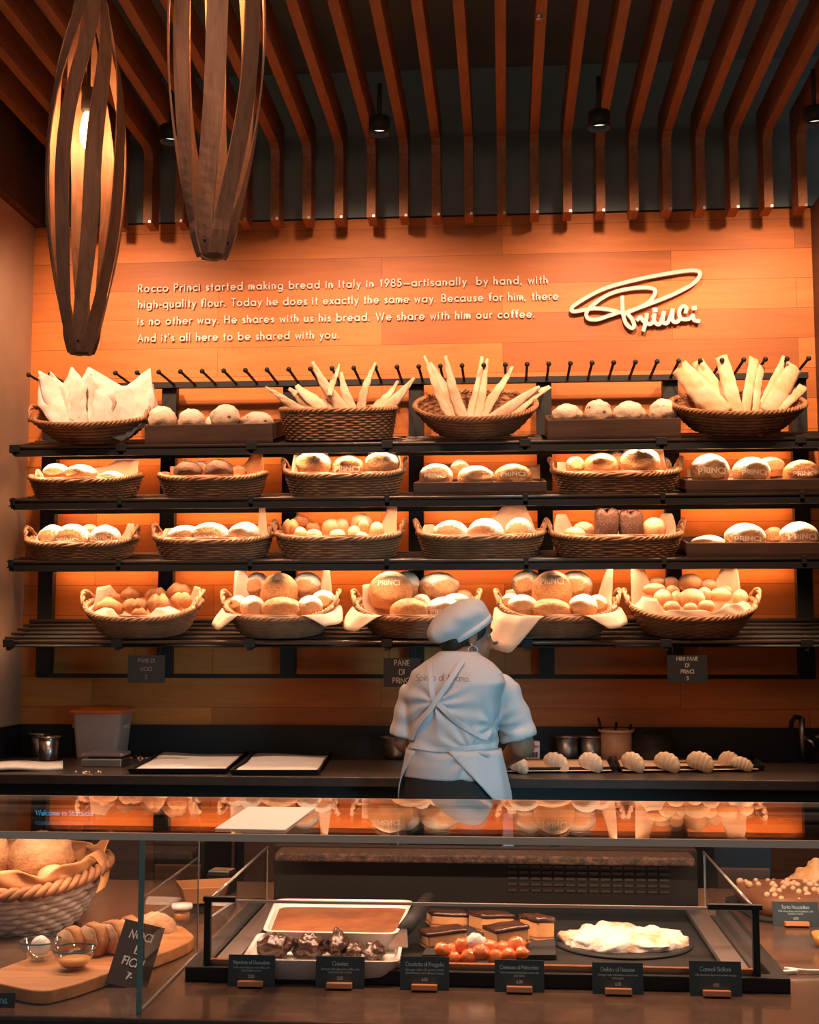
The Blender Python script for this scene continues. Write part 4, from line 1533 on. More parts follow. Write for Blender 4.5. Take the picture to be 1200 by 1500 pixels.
place_breads([('white', 749, 795, 834, 876, 'b'), ('white', 819, 868, 836, 878, 'b'), ('brown', 779, 838, 836, 892, 'm', (0.14, 0.20)), ('white', 735, 762, 869, 892, 'm'), ('white', 744, 787, 871, 902, 'f'), ('brown', 776, 837, 877, 910, 'f'),
              ('white', 833, 875, 870, 904, 'f'), ('white', 860, 890, 871, 896, 'm')], 'fourth bottom-shelf basket', 'loaves on the bottom shelf', YD)
a = deep(914, 1103, 'deep handled wicker basket of small golden buns at the right end of the bottom shelf')
paper('kraft paper standing in points around the small golden buns', a[0], a[1], a[2], a[3], a[4], TILTS[3], [(140, 26, 0.17, 6, 0), (48, 26, 0.15, 2, 0), (215, 34, 0.075, -25, 0), (318, 44, 0.055, -30, 0), (262, 30, 0.03, -20, 0)], base=0.7, m=M_PAPER)


def f8(kind, xa, xb, ya, yb, row):
    return (kind, 780 + xa * .35, 780 + xb * .35, 720 + ya * .35, 720 + yb * .35, row)


place_breads([f8('bun', 490, 562, 358, 400, 'b'), f8('bun', 545, 612, 356, 404, 'b'), f8('bun', 610, 710, 344, 416, 'b'), f8('bun', 704, 772, 365, 420, 'b'), f8('bun', 774, 850, 390, 445, 'b'),
              f8('bun', 462, 560, 384, 434, 'm'), f8('bun', 558, 618, 392, 440, 'm'), f8('bun', 690, 752, 400, 458, 'm'), f8('bun', 745, 832, 403, 462, 'm'), f8('bun', 840, 905, 410, 480, 'm'),
              f8('bun', 508, 586, 410, 480, 'f'), f8('bun', 580, 628, 415, 475, 'f'), f8('bun', 608, 722, 407, 488, 'f'), f8('bun', 550, 618, 458, 505, 't'), f8('bun', 632, 692, 466, 508, 't'), f8('bun', 694, 762, 455, 505, 't')],
             'rightmost bottom-shelf basket', 'buns on the bottom shelf', {'f': 5.68, 'm': 5.77, 'b': 5.85, 't': 5.61})

# ------------------------------------------------------------------ slates hung from the bottom shelf
M_CHALK_SLATE = mat('slate_chalk', (0.42, 0.36, 0.31), 0.9)
for (x0_, x1_, y0_, y1_, lines, lab, chalk, sz) in (
        (187, 242, 960, 1000, ['PANE DI', 'NOCI', '5'], 'small hanging slate with smudged chalk below the basket of brown rolls', M_CHALK_DIM, 5.5),
        (562, 616, 964, 1006, ['PANE', 'DI', 'PRINCI'], 'small hanging slate partly hidden by the white T-shirt', M_CHALK_SLATE, 7.5),
        (978, 1036, 960, 1000, ['MINI PANE', 'DI', 'PRINCI', '5'], 'small hanging slate below the basket of golden buns', M_CHALK_SLATE, 5.2)):
    Y = 5.55
    A, B = at(x0_, y1_, Y), at(x1_, y0_, Y)
    t = thing('price_slate', lab, 'price sign', ((A.x + B.x) / 2, Y, A.z), (0, 0, 0), 'hanging chalk slates')
    w, h = B.x - A.x, B.z - A.z
    MB().box((0, 0, h / 2), (w, 0.006, h)).build('board', M_SLATE, t, False, bev=0.001)
    mm = MB()
    for i, s in enumerate(lines):
        st, wd = strokes(s, sz / PXM(Y), jitter=0.06, seed=i, track=0.05)
        zz_ = h - (i + 0.95) * h / (len(lines) + 0.25)
        ribbon(mm, st, 0.0028, 0, plane_fn((-wd / 2, -0.004, zz_ + 0.004), (1, 0, 0), (0, 0, 1), (0, -1, 0)))
    mm.build('chalk_writing', chalk, t, False)
    for q in (-0.35, 0.35):
        MB().tube([(q * w, 0, h), (q * w, 0.03, TIER_Z[3] - A.z)], 0.0012, 5).build('string', M_STEEL_BLACK, t)

# ================================================================== back counter
CT = 0.955
CF = 5.16
ctop = thing('back_counter', 'long dark work counter below the bread rack', 'counter', (-0.3, 5.75, 0))
MB().box(((XL + XR) / 2, (CF + 6.09) / 2, CT - 0.02), (XR - XL - 0.01, 6.09 - CF, 0.04)).build('worktop', M_DARK_STONE, ctop, False, bev=0.004, local=False)
MB().box(((XL + XR) / 2, 6.085, (CT + 1.10) / 2), (XR - XL - 0.01, 0.02, 1.10 - CT)).build('backsplash', M_STEEL_BLACK, ctop, False, local=False)
MB().box((XL + 0.012, (CF + 6.07) / 2, (CT + 1.10) / 2), (0.02, 6.07 - CF, 1.10 - CT)).build('side_splash', M_STEEL_BLACK, ctop, False, local=False)
MB().box(((XL + XR) / 2, 5.64, CT / 2 - 0.02), (XR - XL - 0.02, 0.86, CT - 0.05)).build('carcass', M_STEEL_BLACK, ctop, False, local=False)
for i in range(6):
    xa = XL + 0.02 + i * (XR - XL - 0.04) / 6
    d = MB().box((xa + 0.31, 5.20, 0.46), (0.60, 0.018, 0.76)).build('cabinet_door', M_CRATE, ctop, False, bev=0.002, local=False)
    MB().box((xa + 0.31, 5.186, 0.80), (0.16, 0.012, 0.012)).build('handle', M_STEEL_DULL, d, False, local=False)


def foot(px, py, r):
    q = onz(px, py, CT)
    Y = min(q.y + r, 6.06 - r)
    return Vector((at(px, 1000, Y).x, Y, CT))


def pan_can(px, pytop, pybot, wpx, label, mat_=None, name='steel_canister', taper=0.8, group=None):
    """straight steel insert standing on the counter; pybot is where its foot meets the top"""
    b = onz(px, pybot, CT)
    b = foot(px, pybot, wpx / 2 / PXM(5.9))
    H = (pybot - pytop) / PXM(b.y) * 1.0
    r = wpx / 2 / PXM(b.y)
    t = thing(name, label, 'container', (b.x, b.y, CT), (0, 0, 0), group)
    MB().lathe([(r * taper * 0.9, 0), (r * taper, 0.006), (r * 0.86, H * 0.9), (r * 0.84, H * 0.9), (r * taper * 0.85, 0.012)], n=28, cap1=True).build('body', mat_ or M_STEEL, t)
    MB().lathe([(r * 0.84, H * 0.88), (r * 0.87, H * 0.90), (r, H * 0.93), (r, H), (r * 0.97, H), (r * 0.84, H * 0.94)], n=28, cap0=False, cap1=False).build('rim', mat_ or M_STEEL, t)
    return t, H, r


pan_can(61, 1073, 1106, 33, 'steel canister standing behind another one at the left end of the counter', None, group='steel canisters')
pan_can(74, 1080, 1115, 34, 'steel canister in front of another one at the left end of the counter', None, group='steel canisters')

# lidded food container with a steel scale in front
b = foot(152, 1112, 0.10)
s = 1 / PXM(b.y)
w0, w1, d0, H = 62 * s, 74 * s, 0.15, 66 * s
t = thing('food_container', 'clear plastic food container with an orange lid on the counter', 'container', (b.x, b.y, CT), (0, 0, radians(-4)))
M_TUB = mat('frosted_plastic', (0.62, 0.44, 0.36), 0.35, alpha=0.7)


def rrect(w, d, r, z, n=5):
    out = []
    for cx, cy, a0 in ((w / 2 - r, d / 2 - r, 0), (-w / 2 + r, d / 2 - r, 90), (-w / 2 + r, -d / 2 + r, 180), (w / 2 - r, -d / 2 + r, 270)):
        for k in range(n + 1):
            a = radians(a0 + 90 * k / n)
            out.append(Vector((cx + r * cos(a), cy + r * sin(a), z)))
    return out


MB().loft([rrect(w0, d0, .02, 0), rrect(w0 + .004, d0 + .004, .02, .01), rrect(w1, d0 + .03, .024, H), rrect(w1 - .006, d0 + .024, .022, H), rrect(w0 - .004, d0 - .004, .018, .012)], cap1=True).build('tub', M_TUB, t)
MB().loft([rrect(w0 - .01, d0 - .01, .018, .014), rrect(w0 - .006, d0 - .006, .018, .045)]).build('flour', M_WHITE, t)
for sx in (-1, 1):
    MB().box((sx * (w1 / 2 + .006), -0.02, H * .70), (.018, .05, .022)).build('grip', M_TUB, t, False, bev=.004)
M_LID = mat('orange_lid', (0.75, 0.16, 0.03), 0.4)
MB().loft([rrect(w1 + .012, d0 + .045, .024, H - .004), rrect(w1 + .03, d0 + .06, .03, H + .004), rrect(w1 + .03, d0 + .06, .03, H + .012), rrect(w1 + .01, d0 + .04, .024, H + .014),
           rrect(w1 - .012, d0 + .02, .02, H + .026)]).build('lid', M_LID, t)
b = onz(148, 1124, CT)
t = thing('kitchen_scale', 'low steel kitchen scale in front of the orange-lidded container', 'scale', (b.x, b.y + 0.07, CT))
MB().box((0, 0, 0.018), (56 * s, 0.14, 0.036)).build('body', M_STEEL_DULL, t, False, bev=0.005)
MB().box((0, 0.005, 0.052), (56 * s, 0.14, 0.018)).build('platform', M_STEEL, t, False, bev=0.006)
MB().box((0, 0, 0.041), (40 * s, 0.10, 0.012)).build('neck', M_STEEL_BLACK, t, False)


def tray(corners, label, depth=0.022, with_paper=None, group='baking trays on the counter', z=CT + 0.001, m=None):
    """shallow tray from four pixel corners (front left, front right, rear right, rear left) on the counter"""
    P = [onz(px, py, z) for px, py in corners]
    c = sum(P, Vector()) / 4
    t = thing('baking_tray', label, 'tray', c, (0, 0, 0), group)
    Q = [p - c for p in P]
    th = 0.006
    inn = [q * (1 - 0.030) for q in Q]
    inn2 = [q * (1 - 0.055) for q in Q]
    bot = [q * 0.96 for q in Q]
    up = Vector((0, 0, depth))
    lo = Vector((0, 0, 0.004))
    mb = MB()
    mb.v = bot + [q + up for q in Q] + [q + up for q in inn] + [q + lo for q in inn2]
    mb.f = [(3, 2, 1, 0)]
    for a in (0, 4, 8):
        for j in range(4):
            mb.f.append((a + j, a + (j + 1) % 4, a + 4 + (j + 1) % 4, a + 4 + j))
    mb.f.append((12, 13, 14, 15))
    mb.build('pan', m or M_STEEL_BLACK, t, False)
    if with_paper:
        pl, wv = with_paper
        seed = c.x * 10
        Pm = MB().grid(lambda u, v: (inn2[0].lerp(inn2[1], u)).lerp(inn2[3].lerp(inn2[2], u), v) * 0.97 + c + Vector((0, 0, 0.008 + wv * (0.5 + 0.5 * sin(u * 5 + v * 4 + seed)) + wv * 0.5 * sin(v * 9 + u * 2))), 20, 14)
        o = Pm.build('paper_sheet', M_PAPER_WHITE, None, True, solid=0.001)
        tag(o, pl, 'paper', 'baking sheets on the trays')
    return t, c


tray([(186, 1134), (332, 1134), (364, 1106), (240, 1104)], 'black baking tray with a blank paper sheet beside the orange-lidded container', with_paper=('blank baking paper on the tray beside the orange-lidded container', 0.006))
tray([(336, 1136), (468, 1136), (486, 1107), (372, 1106)], 'black baking tray with a blank paper sheet nearer the baker', with_paper=('blank baking paper on the tray nearer the baker', 0.006))
A = [onz(*q, CT) for q in ((-12, 1131), (92, 1129), (92, 1119), (-5, 1121))]
m = MB().grid(lambda u, v: A[0].lerp(A[1], u).lerp(A[3].lerp(A[2], u), v) + Vector((0, 0, 0.010 + 0.004 * sin(u * 6))), 14, 5)
tag(m.build('paper_stack', M_PAPER_WHITE, None, True, solid=0.012), 'white papers lying at the left end of the counter', 'paper')
crumb = MB()
rng = random.Random(3)
for (cx, cy, n_, sp) in ((203, 1111, 12, 7), (128, 1133, 14, 9)):
    for k in range(n_):
        q = onz(cx + rng.gauss(0, sp), cy + rng.gauss(0, 1.2), CT)
        crumb.ball(q + Vector((0, 0, 0.003)), rng.uniform(0.002, 0.006), 6, 4)
tag(crumb.build('bread_crumbs', M_PALE), 'bread crumbs scattered on the counter beside the scale', 'crumbs', kind='stuff')

# steel bowl, white box, containers, dark bowl, tap
b = foot(583, 1114, 0.09)
t = thing('steel_bowl', 'steel bowl on the counter behind the left elbow', 'bowl', (b.x, b.y, CT))
r = 0.085
MB().lathe([(r * .55, 0), (r * .8, .02), (r * .95, .07), (r, .10), (r * 1.04, .103), (r * .97, .10), (r * .9, .07), (r * .5, .012)], n=30).build('body', M_STEEL, t)
b = onz(781, 1113, CT)
t = thing('label_box', 'small white box with a printed barcode beside the right forearm', 'box', (b.x, b.y, CT), (0, 0, radians(6)))
bw, bh = 20 * s, 26 * s
MB().box((0, 0.03, bh / 2), (bw, 0.06, bh)).build('carton', M_WHITE, t, False, bev=0.002)
bc = MB()
x = -bw * .3
for k in range(9):
    bc.box((x, -0.001, bh * .28), ((.0022, .0042, .003)[k % 3], 0.001, bh * .3))
    x += bw * .6 / 8
bc.build('barcode', M_SLATE, t, False)
MB().box((0, -0.001, bh * .72), (bw * .8, 0.001, bh * .10)).build('red_band', mat('red_print', (0.6, 0.10, 0.05), 0.6), t, False)
pan_can(830, 1077, 1111, 36, 'squat steel tub nearest the white box at the back of the counter', M_STEEL_DULL, 'steel_tub', 0.85, 'steel tubs')
pan_can(864, 1076, 1110, 34, 'squat steel tub between another tub and the tall utensil tub', M_STEEL_DULL, 'steel_tub', 0.85, 'steel tubs')
t, H, r = pan_can(902, 1068, 1112, 52, 'wide steel utensil tub with handles sticking out', mat('tub_tan', (0.50, 0.30, 0.19), 0.4), 'utensil_tub', 0.86)
for k, (dx, dz, tl) in enumerate(((-0.05, 0.05, -0.25), (-0.02, 0.03, 0.2), (0.03, 0.02, 0.35))):
    MB().tube([(dx, 0.02, 0.05), (dx + tl * 0.12, 0.03, H + dz)], 0.006, 8).build('utensil_handle', M_STEEL_BLACK, t)
b = foot(955, 1112, 0.1)
t = thing('dark_mixing_bowl', 'big dark rounded bowl upturned behind the croissant tray', 'bowl', (b.x, b.y, CT))
r = 31 * s
MB().lathe([(r, 0), (r * 1.0, .03), (r * .95, .09), (r * .8, .128), (r * .5, .142), (r * .12, .145)], n=30).build('bowl', M_STEEL_BLACK, t)
b = foot(1173, 1112, 0.1)
t = thing('sink_tap', 'dark steel mixer tap at the right end of the counter', 'tap', (b.x, b.y, CT))
MB().lathe([(.10, 0), (.10, .004), (.03, .008)], n=28, sx=1.0, sy=.7).build('base_plate', M_STEEL_BLACK, t)
MB().tube([(0, 0, 0), (0, 0, .12), (0, 0, .20)], .014, 12).build('column', M_STEEL_DULL, t)
MB().tube([(0, 0, .195), (-.03, -.01, .205), (-.05, -.015, .18), (-.052, -.015, .15)], .011, 10).build('spray_head', M_STEEL_BLACK, t)
MB().tube([(.01, -.01, .11), (.04, -.02, .09), (.05, -.02, .06)], .008, 10).build('lever', M_STEEL, t)
MB().tube([(.06, 0, .11), (.10, 0, .12), (.13, 0, .06), (.13, 0, .0)], .012, 10).build('waste_pipe', M_STEEL_DULL, t)

# croissants on two trays
tray([(700, 1133), (905, 1131), (893, 1111), (735, 1112)], 'black baking tray of pale croissants beside the right forearm', with_paper=None)
tray([(906, 1131), (1122, 1129), (1096, 1107), (898, 1110)], 'black baking tray of pale croissants toward the tap', with_paper=None)
for nm, cs in (('paper under the croissants beside the right forearm', ((722, 1130), (896, 1129), (888, 1112), (742, 1113))), ('paper under the croissants toward the tap', ((912, 1129), (1112, 1127), (1090, 1109), (904, 1111)))):
    P = [onz(px, py, CT + .01) for px, py in cs]
    m = MB().grid(lambda u, v: P[0].lerp(P[1], u).lerp(P[3].lerp(P[2], u), v), 8, 4)
    tag(m.build('paper_sheet', M_PAPER, None, True, solid=.001), nm, 'paper', 'baking sheets on the trays')
M_CROIS = mottled('raw_croissant', (0.86, 0.64, 0.44), (0.78, 0.52, 0.32), 14, 0.6, 0.2, 30)
cro_me = croissant_mesh(0).mesh('croissant_mesh', M_CROIS)
CR = [(734, 778, 1108, 1131, 0), (794, 836, 1105, 1129, 0), (847, 885, 1104, 1130, 0), (908, 948, 1104, 1130, 1), (958, 999, 1104, 1130, 1), (1007, 1048, 1103, 1130, 1), (1054, 1084, 1102, 1126, 1), (1072, 1105, 1111, 1129, 1)]
cnt = [0, 0]
tot = [3, 5]
for (xa, xb, ya, yb, ti) in CR:
    o = bpy.data.objects.new('croissant', cro_me)
    COL.objects.link(o)
    q = onz((xa + xb) / 2, yb - 1, CT + .012)
    W = (xb - xa) / PXM(q.y)
    H = (yb - ya) / PXM(q.y) * 0.86
    o.scale = (W * 0.95, W * 0.80, H / 0.41)
    o.location = (q.x, q.y + W * .25, CT + .012 + 0.14 * 1.15 * H / 0.41)
    o.rotation_euler = (radians(14), radians(18), radians(-38 + 9 * cnt[ti]))
    tag(o, 'pale unbaked croissant, %s on the tray %s' % (from_end(cnt[ti], tot[ti]), ('beside the right forearm', 'toward the tap')[ti]), 'croissant', 'croissants on the counter trays')
    cnt[ti] += 1

# ================================================================== the baker, seen from behind, head turned to the right
WY = 4.90
wc = at(664, 1000, WY)
PER = thing('person', 'person in white T-shirt, apron and white cap seen from behind, working at the counter', 'person', (wc.x, WY, 0))
PSI = radians(-14)                    # the back is turned a little to the right of the camera


def BT(x, y, z):
    return Vector((x * cos(PSI) - y * sin(PSI), x * sin(PSI) + y * cos(PSI), z))


def W(px, py, y):
    """body point at pixel, y metres beyond the spine, in the person's frame"""
    q = at(px, py, WY + y)
    return Vector((q.x - wc.x, y, q.z))


def ring(z, rx, ry, cx=0.0, cy=0.0, n=40, e=0.9):
    return [BT(cx, cy, z) + BT(*(rim_pt(2 * pi * i / n, rx, ry, e).to_tuple())) - Vector((0, 0, 0)) for i in range(n)]


def ring3(z, rx, ry, cx=0.0, cy=0.0, n=40, e=0.9):
    out = []
    for i in range(n):
        p = rim_pt(2 * pi * i / n, rx, ry, e)
        out.append(BT(cx + p.x, cy + p.y, z))
    return out


M_SKIN = mottled('skin', (0.33, 0.145, 0.085), (0.38, 0.17, 0.10), 6, 0.5, 0.08, 60)
M_HAIR = mat('hair', (0.022, 0.012, 0.008), 0.6)
M_SHIRT = mottled('white_cotton', (0.56, 0.53, 0.51), (0.61, 0.58, 0.56), 5, 0.85, 0.12, 50)
M_APRON = mottled('apron_cotton', (0.60, 0.58, 0.56), (0.65, 0.63, 0.61), 5, 0.85, 0.15, 60)
M_CAP = mottled('cap_cotton', (0.58, 0.56, 0.54), (0.63, 0.61, 0.59), 5, 0.85, 0.15, 60)
M_TROUSER = mat('black_trousers', (0.022, 0.021, 0.021), 0.85)

# joints, in the person's frame
SH_L, SH_R = W(613, 1014, 0.02), W(735, 1014, 0.06)
EL_L, EL_R = W(595, 1084, 0.04), W(765, 1092, 0.06)
WR_L, WR_R = Vector((-0.10, 0.30, 1.07)), W(742, 1112, 0.26)
NECK0, NECK1 = W(672, 985, 0.01), W(683, 952, 0.05)
HC = W(684, 931, 0.055)               # head centre
HYAW = radians(-66)                   # the face looks to the right and a little away
HPITCH = radians(10)
HM = (Matrix.Rotation(HYAW, 3, 'Z') @ Matrix.Rotation(pi / 2, 3, 'Z') @ Matrix.Rotation(HPITCH, 3, 'Y'))


def HP(x, y, z):
    """head frame: x to the face, y to the left ear, z up"""
    return HC + HM @ Vector((x, y, z))


# ---- body: one continuous skin
b = MB()
b.loft([ring3(z, rx, ry, 0, cy, 28) for z, rx, ry, cy in ((0.80, .16, .12, 0), (0.92, .185, .135, 0), (1.04, .17, .125, 0), (1.14, .155, .115, 0), (1.26, .165, .11, .0), (1.36, .165, .095, .0), (1.42, .12, .075, .01), (1.455, .07, .06, .02))])
b.capsule(NECK0, NECK1, 0.066, 0.055, 18)
for sh, el, wr, k in ((SH_L, EL_L, WR_L, -1), (SH_R, EL_R, WR_R, 1)):
    b.capsule(sh, el, 0.056, 0.050, 16)
    b.capsule(el, wr, 0.050, 0.030, 16)
    d = (wr - el).normalized()
    side = Vector((-k * 1.0, 0.2, 0)).normalized()
    side = (side - d * side.dot(d)).normalized()         # toward the thumb
    dn = d.cross(side) * (1 if d.cross(side).z < 0 else -1)
    pc = wr + d * 0.05
    b.capsule(wr - d * 0.01, wr + d * 0.03, 0.030, 0.034, 12)
    Mx = Matrix((d, side, dn)).transposed()
    b.ball(pc, (0.056, 0.040, 0.017), 14, 10, Mx)
    for f, (off, L) in enumerate(((0.029, .066), (0.010, .074), (-0.009, .069), (-0.027, .054))):
        p = wr + d * 0.088 + side * off
        q1 = p + d * L * .45 + dn * .010
        q2 = q1 + d * L * .28 + dn * .018
        q3 = q2 + d * L * .12 + dn * .020
        b.capsule(p - d * .02, q1, .0092, .0086, 8); b.capsule(q1, q2, .0086, .0080, 8); b.capsule(q2, q3, .0080, .0070, 8)
    p = wr + d * 0.030 + side * .030
    q1 = p + d * .030 + side * .022 + dn * .008
    q2 = q1 + d * .030 + side * .004 + dn * .010
    b.capsule(p - side * .012, q1, .012, .0100, 8); b.capsule(q1, q2, .0100, .0085, 8)
# head
b.ball(HP(-0.012, 0, .030), (.098, .076, .092), 26, 18, HM)
b.ball(HP(.030, 0, -.022), (.064, .060, .080), 22, 16, HM)
b.ball(HP(.036, 0, -.074), (.048, .047, .034), 18, 12, HM)
b.ball(HP(.082, 0, -.092), (.018, .021, .016), 12, 8, HM)
b.ball(HP(.080, 0, .036), (.020, .046, .014), 14, 8, HM)
for sgn in (-1, 1):
    b.ball(HP(.060, sgn * .036, -.030), (.030, .024, .030), 12, 8, HM)
    b.ball(HP(.094, sgn * .011, -.032), (.012, .009, .009), 10, 8, HM)
    b.ball(HP(-.004, sgn * .074, -.010), (.020, .009, .032), 14, 10, HM)
    b.ball(HP(-.001, sgn * .074, -.036), (.010, .007, .011), 10, 8, HM)
b.capsule(HP(.088, 0, .022), HP(.110, 0, -.020), .0085, .0110, 10)
b.ball(HP(.109, 0, -.025), (.014, .014, .011), 12, 8, HM)
b.ball(HP(.092, 0, -.053), (.013, .023, .0085), 12, 8, HM)
b.ball(HP(.090, 0, -.067), (.013, .021, .0090), 12, 8, HM)
body = remeshed(b, 0.0052, 4, 0.5)
BODY_BVH = BVHTree.FromPolygons([tuple(v) for v in body.v], body.f)
body.build('body', M_SKIN, PER)
for sgn in (-1, 1):
    e = MB().ball(HP(.074, sgn * .031, .012), (.011, .011, .011), 12, 10, HM)
    e.build('eye', mat('eye_white', (0.3, 0.24, 0.2), 0.3), PER)
    MB().ball(HP(.0825, sgn * .031, .012), (.004, .006, .006), 10, 8, HM).build('iris', M_HAIR, PER)
    MB().tube([HP(.090, sgn * .014, .036), HP(.089, sgn * .028, .039), HP(.079, sgn * .044, .036)], .0032, 6).build('eyebrow', M_HAIR, PER)
# hair under the cap: nape and temple
h = MB()
h.ball(HP(-.026, 0, .020), (.094, .0795, .092), 26, 18, HM)
h.ball(HP(-.060, 0, -.030), (.052, .066, .050), 20, 14, HM)
h.ball(HP(.018, -.060, .030), (.035, .020, .042), 14, 10, HM)
h.ball(HP(.018, .060, .030), (.035, .020, .042), 14, 10, HM)
remeshed(h, 0.006, 3).build('hair', M_HAIR, PER)
# hoop earring on the visible (right) ear
er = HP(.002, -.081, -.060)
m = MB()
m.tube([er + HM @ Vector((.020 * cos(2 * pi * i / 28), 0, .020 * sin(2 * pi * i / 28))) for i in range(28)], .0014, 6, closed=True)
m.build('hoop_earring', M_STEEL, PER)
MB().ball(HP(-.008, -.083, -.036), .004, 8, 6).build('ear_stud', M_STEEL, PER)

# ---- T-shirt
sm = MB()
RX = ((0.985, .192, .142, 0.0), (1.03, .190, .142, 0.0), (1.09, .176, .133, 0.0), (1.15, .172, .128, -.004), (1.22, .180, .126, -.010), (1.29, .190, .124, -.014), (1.345, .196, .115, -.014), (1.385, .180, .100, -.006), (1.42, .138, .082, .004), (1.448, .088, .070, .014), (1.462, .074, .062, .020))
sm.loft([ring3(z, rx, ry, .016 if z > 1.3 else 0.0, cy, 44, .88) for z, rx, ry, cy in RX])
sm.ball(SH_L + Vector((.012, 0, -.005)), (.066, .066, .066), 18, 14)
sm.ball(SH_R + Vector((-.012, 0, .004)), (.074, .070, .070), 18, 14)
for sh, el, k, f in ((SH_L, EL_L, -1, .92), (SH_R, EL_R, 1, .88)):
    a_, c_ = sh + Vector((0, 0, .012)), sh.lerp(el, f)
    n = 12
    pts = [a_.lerp(c_, i / n) + Vector((k * .006 * sin(pi * i / n), 0, 0)) for i in range(n + 1)]
    sm.tube(pts, [.066 + .003 * sin(i * 1.3) + .004 * (i / n) for i in range(n + 1)], 22)
shirt = remeshed(sm, 0.0065, 6, 0.5)
# soft folds gathered by the straps and the waist tie
XC = W(637, 1030, -.12)


def fold(p):
    d = 0.0
    if p.y < 0.06:
        # folds radiating from the strap crossing, the waist and the right armpit
        for (cx, cz, n_, amp, rad_, ph) in ((XC.x, XC.z, 9, .0085, .20, .4), (0.07, 1.10, 11, .0080, .17, 1.1), (SH_R.x - .03, SH_R.z - .12, 8, .0075, .16, 0)):
            dx, dz = p.x - cx, p.z - cz
            r = math.hypot(dx, dz)
            a = atan2(dz, dx)
            d += amp * sin(a * n_ + ph + 6 * nz(p, 5, 2)) * min(r / .05, 1) * max(0, 1 - r / rad_)
    d += .005 * nz(p, 9, 3)
    d += .0045 * sin(p.z * 95 + 5 * nz(p, 6, 4)) * math.exp(-((p.z - 1.095) / .035) ** 2)
    return d


me = shirt.mesh('tmp2', None)
nrm = [v.normal.copy() for v in me.vertices]
shirt.v = [p + n_ * fold(p) for p, n_ in zip(shirt.v, nrm)]
bpy.data.meshes.remove(me)
SHIRT_BVH = BVHTree.FromPolygons([tuple(v) for v in shirt.v], shirt.f)
tshirt = shirt.build('tshirt', M_SHIRT, PER)

# ---- trousers and shoes
tr = MB()
tr.loft([ring3(z, rx, ry, 0, cy, 32) for z, rx, ry, cy in ((0.80, .186, .150, 0), (0.90, .194, .152, 0), (0.98, .186, .140, 0), (1.02, .178, .132, 0))])
for k in (-1, 1):
    hip, kn, an = BT(k * .092, 0, .84), BT(k * .095, .01, .47), BT(k * .095, -.01, .06)
    tr.capsule(hip, kn, .098, .072, 18)
    tr.capsule(kn, an, .072, .056, 18)
remeshed(tr, 0.009, 4).build('trousers', M_TROUSER, PER)
for k in (-1, 1):
    c_ = BT(k * .095, .035, .0)
    s_ = MB()
    s_.loft([[BT(k * .095 + .045 * sx_ * cos(2 * pi * i / 20), .045 + .13 * sx_ * sin(2 * pi * i / 20), z) for i in range(20)] for z, sx_ in ((0.0, .96), (.02, 1.0), (.05, .92), (.085, .62), (.10, .5))])
    s_.build('shoe', M_STEEL_BLACK, PER)


# ---- apron: strips laid on the shirt by casting rays from behind
def on_back(px, py, off=.004, bvh=None):
    o_ = CAM - wc.xy.to_3d() - Vector((0, WY, 0)) + Vector((0, wc.y, 0)) * 0
    o_ = CAM - Vector((wc.x, WY, 0))
    d = ray(px, py).normalized()
    hit = (bvh or SHIRT_BVH).ray_cast(o_, d)
    if hit[0] is None:
        return None, None
    return hit[0] - d * off, hit[1]


def strip(pts, w, name, parent=PER, m=M_APRON, off=.007, n=14, thick=.003):
    pts = spline(pts, n)
    mb = MB()
    rings = []
    last = None
    for i, q in enumerate(pts):
        a, b_ = pts[max(i - 1, 0)], pts[min(i + 1, len(pts) - 1)]
        dx, dy = b_[0] - a[0], b_[1] - a[1]
        l = math.hypot(dx, dy) or 1
        nx, ny = -dy / l * w / 2, dx / l * w / 2
        L_, n1 = on_back(q[0] + nx, q[1] + ny, off)
        R_, n2 = on_back(q[0] - nx, q[1] - ny, off)
        if L_ is None or R_ is None:
            continue
        nn = ((n1 or Vector((0, -1, 0))) + (n2 or Vector((0, -1, 0)))).normalized()
        rings.append([L_, R_, R_ + nn * thick, L_ + nn * thick])
    for _ in range(4):
        rings = [[(rings[max(i - 2, 0)][j] + rings[max(i - 1, 0)][j] + rings[i][j] + rings[min(i + 1, len(rings) - 1)][j] + rings[min(i + 2, len(rings) - 1)][j]) / 5 for j in range(4)] for i in range(len(rings))]
    mb.loft(rings)
    return mb.build(name, m, parent, False)


apron = bpy.data.objects.new('apron', None)
COL.objects.link(apron)
apron.parent = PER
strip([(629, 966), (631, 990), (635, 1022), (648, 1036), (668, 1056), (700, 1076), (716, 1082)], 7.5, 'strap', apron)
strip([(679, 967), (664, 990), (648, 1014), (634, 1034), (622, 1048), (608, 1068), (601, 1084)], 7.5, 'strap', apron, off=.009)
strip([(602, 1092), (630, 1097), (660, 1098), (700, 1094), (734, 1091)], 7.0, 'waist_tie', apron, off=.006)
# skirt wrapped round the hips, open at the back
rows = []
NS, NZ = 60, 22
for j in range(NZ + 1):
    u = j / NZ
    z = 1.095 - u * 0.50
    # back edges as angles measured from straight back; each falls away from the spine
    aR = radians(6 + 62 * min(u * 2.3, 1.0) ** 1.0)
    aL = radians(-(38 + 42 * min(u * 2.3, 1) ** 0.9))
    row = []
    for i in range(NS + 1):
        a = aR + (2 * pi + aL - aR) * i / NS      # 0 = back, growing to the right side, round the front
        rx = .184 + .030 * min(u * 3.0, 1) + .012 * u
        ry = .140 + .026 * min(u * 3.0, 1) + .012 * u
        wv = .005 * sin(a * 11 + u * 2) * min(1, u * 3)
        row.append(BT((rx + wv) * sin(a), -(ry + wv) * cos(a), z))
    rows.append(row)
mb = MB()
for r_ in rows:
    mb.v += r_
for j in range(NZ):
    for i in range(NS):
        k = j * (NS + 1) + i
        mb.f.append((k, k + NS + 1, k + NS + 2, k + 1))
